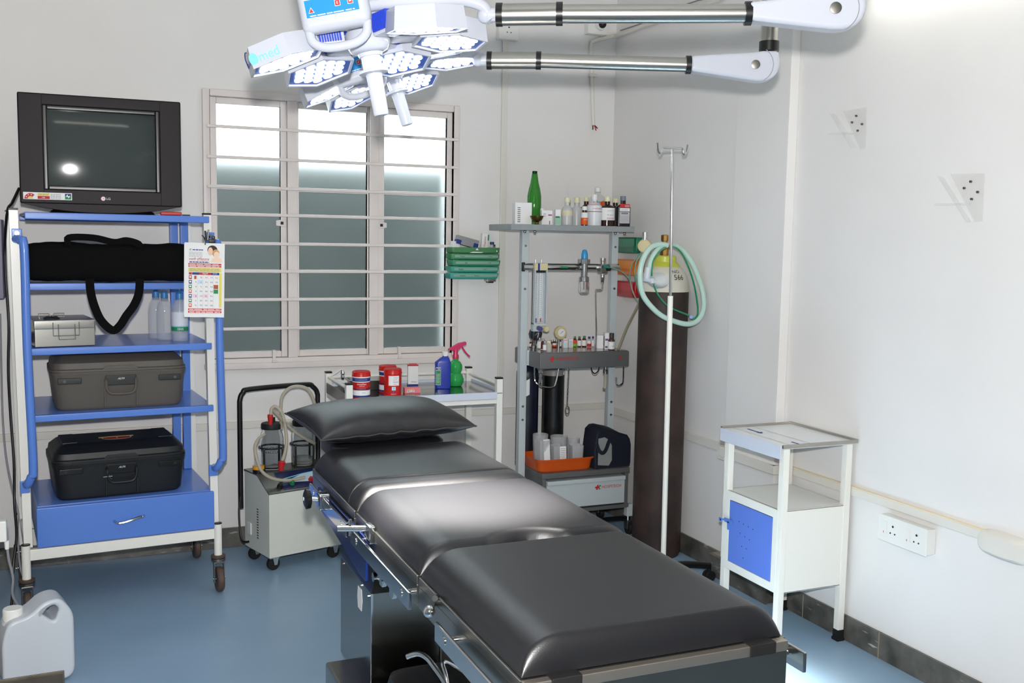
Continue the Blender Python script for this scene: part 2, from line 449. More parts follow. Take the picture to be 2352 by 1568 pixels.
t = thing('telephone_wire', 'thin grey wire climbing the right wall above the conduit', 'cable', (XR, 4.5, 2.6))
part('wire', MB().tube([(2.7380, 5.0302, 2.6991), (2.7380, 4.8167, 2.6948), (2.7380, 4.5141, 2.7094), (2.7380, 4.2777, 2.7038), (2.7380, 4.0597, 2.6867)], .003, GREYI, 6), t)
MAUVE = mat('mauve_metal', (116, 112, 140), .4)
solo('switch_cabinet', MB().b2((XL, 4.93, 1.255), (-.325, YB, 1.60), MAUVE, .004), 'mauve grey metal box on the wall at the left edge', 'box')

def acrylic_bracket(pl, fr_, fin, dots, label):
    t = thing('leaflet_bracket', label, 'bracket', pl[0])
    def sheet(pts, d, th):
        mb = MB(); n = len(pts); a = [Vector(p) for p in pts]
        vs = [p+Vector((-d-.001, 0, 0)) for p in a]+[p+Vector((-d-th-.001, 0, 0)) for p in a]
        fs = [tuple(range(n)), tuple(range(2*n-1, n-1, -1))]+[(i, i+n, (i+1) % n+n, (i+1) % n) for i in range(n)]
        mb.add(vs, fs, ACRYL); return mb
    part('back_plate', sheet(pl, 0.0, .004), t)
    part('front_strap', sheet(fr_, .0, .005), t)
    part('fin', sheet(fin, .0, .035), t)
    for p in dots:
        part('screw', MB().cyl(Vector(p), Vector(p)+Vector((-.006, 0, 0)), .0042, SCREW, seg=10), t)
acrylic_bracket([(2.7440, 3.2070, 2.0696), (2.7440, 3.0826, 2.0708), (2.7440, 3.0782, 1.9146), (2.7440, 3.1041, 1.9149)], [(2.7000, 3.2372, 2.0634), (2.7000, 3.2043, 2.0566), (2.7000, 3.0760, 1.9187), (2.7000, 3.1018, 1.9158)], [(2.7350, 3.2658, 1.9892), (2.7350, 3.1345, 1.9825), (2.7350, 3.1339, 1.9743), (2.7350, 3.2653, 1.9824)],
    [(2.7390, 3.1315, 2.0432), (2.7390, 3.1538, 2.0208), (2.7390, 3.0982, 2.0088), (2.7390, 3.1202, 1.9864)], 'clear acrylic V bracket screwed to right wall, higher and nearer the corner')
acrylic_bracket([(2.7440, 2.6548, 1.7979), (2.7440, 2.5137, 1.7934), (2.7440, 2.5121, 1.6367), (2.7440, 2.5424, 1.6355)], [(2.7000, 2.6689, 1.7910), (2.7000, 2.6457, 1.7884), (2.7000, 2.5178, 1.6357), (2.7000, 2.5339, 1.6345)], [(2.7350, 2.6788, 1.6993), (2.7350, 2.5569, 1.6976), (2.7350, 2.5564, 1.6903), (2.7350, 2.6782, 1.6918)],
    [(2.7390, 2.5643, 1.7686), (2.7390, 2.5901, 1.7480), (2.7390, 2.5328, 1.7328), (2.7390, 2.5562, 1.7106)], 'clear acrylic V bracket screwed to right wall, lower and nearer the camera')

# ================================================================ equipment rack on the left
RK = rad(5.1)
rack = thing('equipment_trolley', 'tall blue and white shelf trolley carrying the television and cases', 'trolley', (.112, 4.694, 0), RK, None, True)
fm = None
for sx in (-1, 1):
    for sy in (-1, 1):
        p = MB(); x, y = sx*.368, sy*.235
        lean = -.016
        for z0, z1 in ((.285, 1.632),):
            a = Vector((x-.02*sx*0, y, z0)); b = Vector((x+lean, y, z1))
            p.add([(a.x-.016, a.y-.016, z0), (a.x+.016, a.y-.016, z0), (a.x+.016, a.y+.016, z0), (a.x-.016, a.y+.016, z0),
                   (b.x-.016, b.y-.016, z1), (b.x+.016, b.y-.016, z1), (b.x+.016, b.y+.016, z1), (b.x-.016, b.y+.016, z1)],
                  [(3, 2, 1, 0), (4, 5, 6, 7), (0, 1, 5, 4), (1, 2, 6, 5), (2, 3, 7, 6), (3, 0, 4, 7)], CREAM)
            p.b2((b.x-.0165, b.y-.0165, z1), (b.x+.0165, b.y+.0165, z1+.008), BLACK, .002)
        part('post', p, rack)
for z, x0, x1 in ((1.626, -.345, .358), (1.348, -.342, .345), (1.090, -.338, .362), (.822, -.336, .366)):
    s = MB(); s.b2((x0, -.262, z-.012), (x1, .25, z), BLUE, .003); s.b2((x0, -.264, z-.028), (x1, -.25, z), BLUE, .004); s.b2((x0, .24, z-.028), (x1, .25, z), BLUE, .003)
    part('shelf', s, rack)
for x in (.318, .272):
    part('rear_channel', MB().b2((x, .19, .45), (x+.036, .224, 1.63), BLUE, .004), rack)
bx = part('drawer_cabinet', MB().b2((-.333, -.245, .278), (.36, .24, .449), BLUE, .004), rack)
dr = part('drawer', MB().b2((-.336, -.268, .282), (.363, -.246, .445), BLUE, .005), rack)
part('handle', MB().tube([(-.045, -.268, .362), (-.035, -.292, .358), (-.015, -.296, .358), (.02, -.298, .366), (.05, -.296, .374), (.065, -.292, .374), (.072, -.268, .372)], .0055, CHROME, 8, 4), dr)
b = MB(); b.b2((-.37, -.262, .232), (.37, -.235, .278), CREAM, .004); b.b2((-.37, .235, .232), (.37, .262, .278), CREAM, .004)
b.b2((-.38, -.25, .232), (-.355, .25, .278), CREAM, .004); b.b2((.355, -.25, .232), (.38, .25, .278), CREAM, .004)
part('base_frame', b, rack)
for sx in (-1, 1):
    for sy in (-1, 1):
        x, y = sx*.378, sy*.258
        l = MB(); l.cyl((x, y, .158), (x, y, .298), .017, CREAM); l.lathe([(.0172, 0), (.0172, .004), (.01, .006)], BLACK, (x, y, .298))
        leg = part('leg', l, rack)
        c = MB(); c.lathe([(.029, .148), (.031, .152), (.031, .158), (.018, .16)], BRUB, (x, y, 0)); c.lathe([(.02, .132), (.03, .136), (.03, .146), (.02, .148)], DSTEEL, (x, y, 0))
        for d in (-1, 1): c.box((x+d*.02, y-.012, .085), (.004, .028, .09), DSTEEL, .001)
        c.box((x, y-.005, .13), (.044, .04, .008), DSTEEL, .002); c.cyl((x-.026, y-.018, .058), (x+.026, y-.018, .058), .005, CHROME)
        cs = part('caster', c, leg)
        wv = MB(); wv.lathe([(.012, -.014), (.05, -.014), (.055, -.008), (.055, .008), (.05, .014), (.012, .014)], BRUB, (x, y-.018, .056), 28, (1, 0, 0))
        part('wheel', wv, leg)
for sx in (-1, 1):
    hx = sx*.368-.01; o = .028 if sx > 0 else .026
    h = MB(); h.tube([(hx, -.252, 1.52), (hx+o*.5, -.285, 1.515), (hx+o, -.3, 1.48), (hx+o, -.302, 1.1), (hx+o+.008, -.302, .64), (hx+o, -.3, .585), (hx+o*.5, -.285, .552), (hx+.01, -.252, .548)], .0165, BLUE, 12, 5)
    for z in (1.535, .535):
        h.box((hx+.004, -.254, z), (.036, .008, .05), BLUE, .003); h.cyl((hx+.004, -.258, z+.008), (hx+.004, -.264, z+.008), .009, CHROME, seg=10)
    part('side_handle', h, rack)

# ---- television
tv = thing('television', 'dark plum box television standing on the trolley top shelf', 'television', (.08, 4.7, 1.627))
TVP = mat('plum_plastic', (23, 17, 21), .5, spec=.3, bump=.1, bscale=900)
TVD = mat('tv_inner_bezel', (20, 19, 22), .3)
SCRN = mat('tv_glass', (66, 73, 72), .06, spec=.3)
x0, x1, z0, z1 = -.228, .386, 1.662, 2.096
sx0, sx1, sz0, sz1 = -.125, .288, 1.732, 2.04
b = MB()
b.loft([(0, .30, .205), (.1, .305, .215), (.25, .25, .18), (.36, .18, .13)], TVP, 6, 32, Matrix.Translation((.079, 4.558, 1.879)) @ Matrix.Rotation(-PI/2, 4, 'X'))
part('cabinet', b, tv)
b = MB(); F0, F1 = 4.50, 4.56
def slab(mb, a0, b0, a1, b1, m): mb.b2((a0, F0, b0), (a1, F1, b1), m, .006, None, 3)
slab(b, x0, z0, sx0-.012, z1, TVP); slab(b, sx1+.012, z0, x1, z1, TVP); slab(b, sx0-.02, sz1+.01, sx1+.02, z1, TVP); slab(b, sx0-.02, z0, sx1+.02, sz0-.01, TVP)
part('bezel', b, tv)
b = MB(); ring(b, sx0-.016, sz0-.014, sx1+.016, sz1+.014, .018, 4.507, 4.55, TVD, .004)
part('screen_surround', b, tv)
# bulging tube face
g = MB(); vs = []; fs = []; NX, NY = 24, 18
for j in range(NY+1):
    for i in range(NX+1):
        u, v = i/NX*2-1, j/NY*2-1
        vs.append((.0815+u*.208, 4.524+.010*(u*u+v*v)*.6+.009*u, 1.886+v*.156))
for j in range(NY):
    for i in range(NX):
        a = j*(NX+1)+i; fs.append((a, a+1, a+NX+2, a+NX+1))
g.add(vs, fs, SCRN); g.b2((sx0-.004, 4.546, sz0-.006), (sx1+.004, 4.556, sz1+.006), TVD)
part('screen', g, tv)
b = MB()
vs = []; fs = []; N = 24
for i in range(N+1):
    u = i/N*2-1; x = .079+u*.305
    zl = 1.664-.034*(1-abs(u)**2.2)
    for y, zt, zb in ((4.503, 1.668, zl), (4.62, 1.668, zl)):
        vs += [(x, y, zt), (x, y, zb)]
for i in range(N):
    a = i*4; c = a+4
    fs += [(a, a+1, c+1, c), (a+2, c+2, c+3, a+3), (a+1, a+3, c+3, c+1), (a, c, c+2, a+2)]
fs += [(0, 2, 3, 1), (N*4, N*4+1, N*4+3, N*4+2)]
b.add(vs, fs, TVP)
part('lower_lip', b, tv)
part('foot', MB().loft([(0, .21, .13), (.012, .20, .125), (.03, .15, .1)], TVP, 4, 32, Matrix.Translation((.08, 4.66, 1.627))), tv)
lb = MB(); M = frame((0, 4.4995, 0)); 
lb.quad(-.216, 1.678, -.038, 1.706, PAPER, M)
for k in range(12):
    a0, a1 = PI*k/12, PI*(k+1)/12
    mm = INKR if k > 2 else PAPER
    lb.add([(-.19+.022*math.cos(a0), 1.680+.022*math.sin(a0), .0009), (-.19+.022*math.cos(a1), 1.680+.022*math.sin(a1), .0009), (-.19+.010*math.cos(a1), 1.680+.010*math.sin(a1), .0009), (-.19+.010*math.cos(a0), 1.680+.010*math.sin(a0), .0009)], [(0, 1, 2, 3)], mm, M)
    lb.add([(-.19, 1.680, .001), (-.19+.0095*math.cos(a0), 1.680+.0095*math.sin(a0), .001), (-.19+.0095*math.cos(a1), 1.680+.0095*math.sin(a1), .001)], [(0, 1, 2)], INKY, M)
for k in range(4):
    a = rad(40+k*38); c = (-.19+.0165*math.cos(a), 1.680+.0165*math.sin(a))
    lb.poly([(c[0]+(.0032 if i % 2 == 0 else .0014)*math.cos(PI/2+i*PI/5), c[1]+(.0032 if i % 2 == 0 else .0014)*math.sin(PI/2+i*PI/5)) for i in range(10)], PAPER, M, .0013)
lb.quad(-.164, 1.693, -.120, 1.704, INKY, M, .0009); lb.lines(-.16, 1.695, -.124, 1.702, 2, GREYI, M, .0012)
lb.quad(-.164, 1.680, -.120, 1.692, INKR, M, .0009); lb.text('146', PAPER, M @ Matrix.Translation((-.143, 1.686, .0006)), h=.006)
lb.lines(-.117, 1.681, -.078, 1.703, 6, GREYI, M, .0009)
lb.quad(-.064, 1.692, -.041, 1.703, INKB, M, .0009); lb.quad(-.064, 1.681, -.041, 1.692, INKG, M, .0009)
lb.poly([(-.062, 1.692), (-.054, 1.701), (-.053, 1.694), (-.043, 1.696), (-.051, 1.685), (-.053, 1.691)], PAPER, M, .0013)
part('energy_sticker', lb, tv, 'white sticker with a red star dial')
lg = MB(); lg.lathe([(.0085, 0), (.0085, .001)], mat('logo_pink', (226, 196, 198), .4), (.079, 4.4995, 1.688), 20, (0, -1, 0))
lg.tube([(.085, 4.498, 1.688), (.079, 4.498, 1.688), (.079, 4.498, 1.692)], .0007, INKR, 5)
lg.text('LG', PAPER, M @ Matrix.Translation((.099, 1.688, 0)), h=.009)
part('logo', lg, tv)
solo('remote_control', MB().b2((.30, 4.50, 1.627), (.385, 4.54, 1.642), mat('red_plastic', (196, 62, 60), .4), .005), 'small red plastic block beside the television foot', 'block')

# ---- black equipment bag
bag = thing('tripod_bag', 'long black nylon bag lying on the second shelf with hanging straps', 'bag', (.08, 4.5, 1.35))
bm = MB()
vs = []; fs = []; NX, NT = 26, 16
for i in range(NX+1):
    u = i/NX; x = -.208+u*.608
    e = 1.0 if 0 < i < NX else .93
    for k in range(NT):
        a = 2*PI*k/NT; c, s = math.cos(a), math.sin(a)
        cy = math.copysign(abs(c)**.5, c); cz = math.copysign(abs(s)**.5, s)
        w = 1+.03*math.sin(u*17+k)+.02*math.sin(u*41+k*2.3)
        zc = 1.43+.003*math.sin(u*9); hh = .077*w*e
        vs.append((x, 4.487+.105*cy*w*e, max(zc+hh*cz, 1.3495)-(.012*math.sin(u*PI) if s < 0 and c < 0 else 0)*0))
for i in range(NX):
    for k in range(NT):
        l = (k+1) % NT; fs.append((i*NT+k, (i+1)*NT+k, (i+1)*NT+l, i*NT+l))
fs.append(tuple(range(NT))); fs.append(tuple(NX*NT+k for k in range(NT))[::-1])
bm.add(vs, fs, CLOTH)
part('body', bm, bag, sharp=60)
part('strap', MB().tube([(-0.0505, 4.4000, 1.4933), (-0.0530, 4.4200, 1.5275), (0.0383, 4.4300, 1.5289), (0.1143, 4.4200, 1.5127), (0.1602, 4.4100, 1.5205), (0.2059, 4.4000, 1.5072), (0.2051, 4.3900, 1.4897)], .003, CLOTH, 8, 5, flat=.014), bag)
def ribbon(pts, w, th, m):
    mb = MB(); p = catmull(pts, 6); n = len(p); vs = []; fs = []
    for i, q in enumerate(p):
        t = (p[min(i+1, n-1)]-p[max(i-1, 0)]).normalized(); s = t.cross(Vector((0, -1, 0))).normalized()
        for a, b in ((-1, -1), (1, -1), (1, 1), (-1, 1)): vs.append(q+s*a*w/2+Vector((0, b*th/2, 0)))
    for i in range(n-1):
        for k in range(4):
            l = (k+1) % 4; fs.append((i*4+k, i*4+l, (i+1)*4+l, (i+1)*4+k))
    fs += [(3, 2, 1, 0), tuple((n-1)*4+k for k in range(4))]
    mb.add(vs, fs, m); return mb
part('hanging_strap', ribbon([(0.0197, 4.3650, 1.3673), (0.0218, 4.3680, 1.3187), (0.0334, 4.3680, 1.2631), (0.0578, 4.3680, 1.2018), (0.0991, 4.3680, 1.1608), (0.1273, 4.3680, 1.1779), (0.1527, 4.3680, 1.2180), (0.1832, 4.3680, 1.2617), (0.2023, 4.3680, 1.3110), (0.2066, 4.3650, 1.3674)], .032, .003, CLOTH), bag)

# ---- steel instrument box
sb = thing('instrument_box', 'polished steel instrument box with wire handles on the third shelf', 'box', (-.09, 4.55, 1.091))
RKM = Matrix.Translation((-.096, 4.565, 1.092)) @ rotz(rad(9))
part('body', MB(RKM).b2((-.112, -.13, 0), (.112, .13, .078), STEEL, .003), sb)
ld = MB(RKM).b2((-.115, -.133, .07), (.115, .133, .108), STEEL, .006)
part('lid', ld, sb)
hd = MB(RKM); W_ = .0022
hd.tube([(-.045, -.134, .098), (-.045, -.14, .045), (.052, -.14, .045), (.052, -.134, .098)], W_, CHROME, 6); hd.tube([(-.025, -.134, .09), (-.025, -.142, .03), (.036, -.142, .03), (.036, -.134, .09)], W_, CHROME, 6)
part('wire_clasp', hd, sb)
tk = MB(RKM); tk.tube([(-.085, -.06, .108), (-.088, -.06, .128), (-.05, -.06, .128), (-.04, -.06, .112), (-.03, -.06, .128), (.008, -.06, .128), (.008, -.06, .116), (-.03, -.06, .116)], .003, DSTEEL, 6)
tk.lathe([(.03, .108), (.032, .112), (.02, .118)], DSTEEL, (-.04, -.06, 0), 18)
part('lid_handle', tk, sb)
bl = MB(); bl.loft([(0, .02, .1), (.03, .024, .11), (.07, .022, .105), (.085, .008, .06)], mat('blue_film', (40, 66, 160), .25, trans=.3), 2.6, 18, Matrix.Translation((-.245, 4.62, 1.091)) @ Matrix.Scale(.55, 4))
solo('plastic_packet', bl, 'crumpled dark blue plastic packet left of the steel box', 'packet')

# ---- bottles on the third shelf
BCAP = mat('blue_cap', (62, 130, 190), .35)
def saline(x, y, label, lab):
    t = thing('saline_bottle', label, 'bottle', (x, y, 1.091), 0, 'clear bottles on the third shelf')
    Z = 1.0915
    part('body', MB().lathe([(.03, 0), (.034, .006), (.0345, .12), (.03, .15), (.018, .172), (.013, .178), (.013, .186)], CLEARP, (x, y, Z)), t)
    part('cap', MB().lathe([(.015, .18), (.016, .184), (.015, .204), (.008, .212)], BCAP, (x, y, Z)), t)
    if lab:
        M = frame((x, y-.0345, Z)) @ Matrix.Rotation(0, 4, 'Z')
        l = MB(); 
        for a in range(-4, 4):
            pass
        l.loft([(.045, .0352, .0352), (.062, .0352, .0352)], INKG, 2, 24, Matrix.Translation((x, y, Z)), False)
        l.loft([(.0625, .0352, .0352), (.066, .0352, .0352)], INKC, 2, 24, Matrix.Translation((x, y, Z)), False)
        l.loft([(.0665, .0352, .0352), (.125, .0352, .0352)], mat('label_white', (216, 222, 232), .5), 2, 24, Matrix.Translation((x, y, Z)), False)
        l.text('DNS', PAPER, M @ Matrix.Translation((0, .0535, 0)), h=.009, bend=.0354)
        part('label', l, t)
saline(.375, 4.57, 'front clear bottle with blue cap and green-banded label, third shelf', True)
saline(.318, 4.64, 'blue-capped clear bottle second from the left, behind the labelled one', False)
saline(.385, 4.69, 'blue-capped clear bottle directly behind the green-labelled bottle', False)
saline(.288, 4.715, 'leftmost blue-capped clear bottle at the back of the third shelf', False)

# ---- cases
def suitcase(loc, rz, m, trimm, label, sticker):
    t = thing('hard_case', label, 'case', loc, rz, None, True)
    b = MB()
    W2, D2 = .262, .17
    b.loft([(.0, W2-.022, D2-.02), (.012, W2-.012, D2-.012), (.13, W2, D2), (.15, W2+.006, D2+.006), (.158, W2+.006, D2+.006)], m, 9, 44)
    for x in (-.062, .062): b.b2((x-.002, -D2-.001, .012), (x+.002, -D2+.02, .13), m, .001)
    part('shell', b, t)
    l = MB(); l.loft([(.16, W2+.006, D2+.006), (.168, W2+.006, D2+.006), (.172, W2, D2), (.195, W2-.004, D2-.004), (.22, W2-.03, D2-.04), (.228, W2-.045, D2-.06)], m, 9, 44)
    l.prism([(-.07, 0), (-.055, .014), (.055, .014), (.07, 0)], .006, m, frame((0, -D2-.002, .168)), .001)
    for x in (-.19, .19): l.b2((x-.03, -.1, .222), (x+.03, .1, .232), m, .004)
    if sticker:
        s = MB()
        s.loft([(.2285, .06, .04, 0, -.04), (.2287, .06, .04, 0, -.04)], PAPER, 2, 28); s.loft([(.2288, .057, .037, 0, -.04), (.229, .057, .037, 0, -.04)], INKR, 2, 28)
        s.b2((-.07, -.028, .2286), (.07, -.012, .2294), INKY); s.text('1', INKY, Matrix.Translation((0, -.05, .2285)), h=.03)
    lp = part('lid', l, t)
    if sticker: part('sticker', s, lp, 'red oval sticker with a yellow band')
    part('seam', MB().loft([(.157, W2+.002, D2+.002), (.161, W2+.002, D2+.002)], trimm, 9, 44), t)
    h = MB(); h.b2((-.06, -D2-.006, .10), (.06, -D2+.004, .142), trimm, .003)
    hp = part('handle_recess', h, t)
    tx = MB(); tx.text('ALFA', PAPER, frame((0.002, -D2-.0065, .128)), w=.026, slant=.5)
    part('lettering', tx, hp)
    part('handle', MB().tube([(-.058, -D2-.004, .125), (-.058, -D2-.016, .118), (-.056, -D2-.018, .09), (-.046, -D2-.018, .072), (-.028, -D2-.018, .066), (.028, -D2-.018, .066), (.046, -D2-.018, .072), (.056, -D2-.018, .09), (.058, -D2-.016, .118), (.058, -D2-.004, .125)], .0062, m, 8, 4), t)
    for x in (-.195, .195):
        c = MB(); c.b2((x-.045, -D2-.006, .112), (x+.045, -D2+.004, .136), trimm, .003); c.cyl((x-.02*(1 if x > 0 else -1)*-1, -D2-.006, .124), (x-.02*(1 if x > 0 else -1)*-1, -D2-.009, .124), .006, m, seg=10)
        part('latch', c, t)
    if sticker:
        part('key', MB().tube([(-.075, -D2-.02, .094), (-.04, -D2-.024, .096)], .0016, CHROME, 6).tube([(-.052, -D2-.022, .104), (-.05, -D2-.024, .09), (-.042, -D2-.022, .082)], .0014, CHROME, 6), t)
    return t
suitcase((.118, 4.645, .823), rad(4), GREYP, BLKP, 'dark grey hard plastic case on the fourth shelf', False)
suitcase((.108, 4.645, .450), rad(6), BLKP, mat('case_black_trim', (12, 12, 13), .3), 'black hard plastic case with a red sticker on the drawer top', True)

# ---- wall calendar on the trolley
cal = thing('wall_calendar', 'paper hospital calendar hanging from the right front of the trolley', 'calendar', (.455, 4.37, 1.5))
CM = Matrix.Translation((.460, 4.350, 1.362)) @ rotz(rad(-4)) @ Matrix.Rotation(rad(1.2), 4, 'Y')
p = MB(CM); p.b2((-.084, .004, -.145), (.072, .007, .15), PAPER, .001); p.b2((-.082, .0, -.153), (.076, .003, .153), PAPER, .0006)
part('pages', p, cal)
M = CM @ frame((-.003, 0, 0))
q = MB()
DK = INKB
q.text('डॉ.', INKK, M @ Matrix.Translation((-.056, .125, 0)), h=.009); q.lines(-.048, .122, -.006, .128, 1, INKB, M, .0006, .7, 2)
q.lines(-.062, .096, -.008, .118, 5, GREYI, M, .0006, .3, 3)
q.text('रजनी हॉिस्पटल', INKR, M @ Matrix.Translation((-.022, .0845, 0)), w=.08)
q.lines(-.060, .072, .018, .077, 1, INKB, M, .0006, .8, 4)
q.quad(-.064, .062, .066, .069, INKR, M); q.quad(-.064, .054, .066, .060, INKR, M)
q.lines(-.06, .064, .06, .067, 1, PAPER, M, .0009, .7, 5); q.lines(-.06, .056, .06, .059, 1, PAPER, M, .0009, .7, 6)
q.quad(-.064, .034, .066, .051, INKY, M); q.lines(-.06, .036, .06, .05, 4, GREYI, M, .0009, .35, 7)
q.quad(-.062, .022, -.050, .032, INKR, M); q.quad(-.049, .022, -.022, .032, DK, M); q.quad(-.022, .022, .026, .032, INKR, M); q.quad(.026, .022, .058, .032, DK, M)
q.text('फेब्रुवारी', PAPER, M @ Matrix.Translation((.002, .027, .0006)), h=.008); q.text('२०१६', PAPER, M @ Matrix.Translation((.041, .027, .0006)), h=.006)
q.quad(.058, -.112, .068, .030, INKY, M)
dev = '०१२३४५६७८९'
def dn(n): return ''.join(dev[int(c)] for c in str(n))
dayc = [INKR, DK, INKG, INKO, DK, INKG, INKO]
PINK = mat('calendar_pink', (240, 210, 226), .6); PALEB = mat('calendar_blue', (200, 224, 236), .6)
for r in range(7):
    zz = .012-.0192*r
    q.quad(-.062, zz-.008, -.050, zz+.007, dayc[r], M); q.quad(-.0595, zz-.003, -.0525, zz+.004, PAPER, M, .0009)
    for c in range(5):
        n = r+7*c
        x = -.037+c*.0205
        if (r, c) in ((4, 0), (4, 2)): q.quad(x-.01, zz-.008, x+.01, zz+.008, PINK, M)
        if (r, c) == (1, 1): q.quad(x-.01, zz-.008, x+.01, zz+.008, PALEB, M)
        if (r, c) == (2, 4): q.quad(x-.009, zz-.009, x+.009, zz+.008, mat('calendar_rust', (176, 84, 40), .6), M); continue
        if (r, c) == (3, 4): q.quad(x-.009, zz-.009, x+.009, zz+.008, INKG, M); continue
        if (r, c) == (0, 0): q.quad(x-.004, zz-.008, x+.005, zz+.006, mat('calendar_rust', (176, 84, 40), .6), M); continue
        if 1 <= n <= 29: q.text(dn(n), INKR if r == 0 else INKK, M @ Matrix.Translation((x+.003, zz-.001, 0)), h=.007)
for i in range(1, 5): q.quad(-.0475+.0205*i-.0002, -.114, -.0475+.0205*i+.0002, .022, GREYI, M)
q.quad(-.064, -.124, .068, -.117, INKR, M); q.quad(-.064, -.135, .068, -.127, INKR, M)
q.lines(-.06, -.122, .064, -.1185, 1, PAPER, M, .0009, .7, 8); q.lines(-.06, -.133, .064, -.1285, 1, PAPER, M, .0009, .7, 9)
# printed picture: a woman holding a baby
SK = mat('print_skin', (236, 196, 172), .6); SK2 = mat('print_skin_light', (244, 214, 190), .6); HR = mat('print_hair', (48, 30, 24), .6); HR2 = mat('print_fair_hair', (206, 158, 104), .6)
def ell(cx, cy, rx, ry, m, l): q.poly([(cx+rx*math.cos(2*PI*i/20), cy+ry*math.sin(2*PI*i/20)) for i in range(20)], m, M, l)
ell(.030, .125, .020, .019, HR, .0005); ell(.022, .119, .010, .017, SK, .0007); q.poly([(.022, .074), (.068, .074), (.066, .09), (.044, .098), (.03, .09)], SK2, M, .0008)
ell(.044, .112, .014, .016, HR2, .0009); ell(.047, .106, .011, .013, SK2, .0011)
part('printing', q, cal)
part('hook', MB().tube([(.461, 4.347, 1.508), (.461, 4.346, 1.525), (.458, 4.37, 1.54), (.455, 4.40, 1.545)], .0022, BLACK, 6, 3), cal)
sc = thing('hanging_scissors', 'dark scissors hung above the calendar on the blue bracket', 'scissors', (.46, 4.41, 1.52))
part('blades', MB().tube([(.468, 4.38, 1.525), (.466, 4.385, 1.565)], .004, BLACK, 6).tube([(.474, 4.38, 1.527), (.479, 4.385, 1.57)], .0035, DSTEEL, 6), sc)
part('grip', MB().b2((.482, 4.40, 1.515), (.508, 4.425, 1.532), BLACK, .003).b2((.495, 4.40, 1.53), (.507, 4.425, 1.545), BLACK, .003), sc)

# ---- things at the left edge
t = thing('power_cable', 'black power cable hanging down from the television to the floor', 'cable', (-.33, 4.6, 0))
part('cord', MB().tube([(-0.2346, 4.6000, 1.7237), (-0.2594, 4.5600, 1.6642), (-0.2758, 4.5300, 1.6285), (-0.2947, 4.6200, 1.4979), (-0.2958, 4.6200, 1.3564), (-0.2886, 4.6000, 1.1797), (-0.2959, 4.6000, 0.9829), (-0.2932, 4.6000, 0.8020), (-0.2849, 4.5800, 0.6050), (-0.2868, 4.5600, 0.4452), (-0.2792, 4.5000, 0.3142), (-0.2924, 4.4500, 0.2034), (-0.3000, 4.4000, 0.0583), (-.33, 4.3, .006)], .0055, BLACK, 8, 5), t)
t = thing('plug_lead', 'thin grey lead drooping beside the black cable at the left edge', 'cable', (-.35, 4.7, .3))
part('cord', MB().tube([(-0.3297, 4.7500, 1.2048), (-0.3325, 4.7500, 0.9468), (-0.3310, 4.7200, 0.7655), (-0.3187, 4.6600, 0.6091), (-0.2931, 4.6000, 0.4727), (-0.2738, 4.5600, 0.3890), (-0.2783, 4.5500, 0.3277), (-0.2701, 4.5000, 0.1854), (-0.2527, 4.4500, 0.1444)], .004, GREYI, 7, 5), t)
cb = thing('side_cabinet', 'low white cabinet standing against the wall at the left edge', 'cabinet', (-.35, 3.7, 0))
part('body', MB().b2((-.418, 3.42, .0), (-.312, 3.96, .575), CREAM, .003), cb)
part('top', MB().b2((-.418, 3.40, .575), (-.305, 3.98, .60), CREAM, .004), cb)
pl = thing('plug', 'white three-pin plug with its lead in the side of the white cabinet', 'plug', (-.28, 3.9, .5))
part('plug_body', MB().b2((-.311, 3.86, .47), (-.27, 3.90, .545), WPLAS, .006).lathe([(.009, 0), (.007, .03)], WPLAS, (-.272, 3.88, .47), 10, (0, 0, -1)), pl)
part('lead', MB().tube([(-.272, 3.88, .45), (-.268, 3.885, .40), (-.258, 3.9, .33), (-.262, 3.92, .26), (-.245, 3.95, .2), (-.236, 4.0, .14), (-.235, 4.1, .07), (-.25, 4.2, .01)], .0045, GREYI, 7, 5), pl)

jc = thing('jerry_can', 'translucent white plastic jerry can on the floor at lower left', 'jerry can', (-.18, 3.75, 0))
JM = Matrix.Translation((-.184, 3.76, 0)) @ rotz(rad(12)) @ Matrix.Scale(1.02, 4)
j = MB(JM)
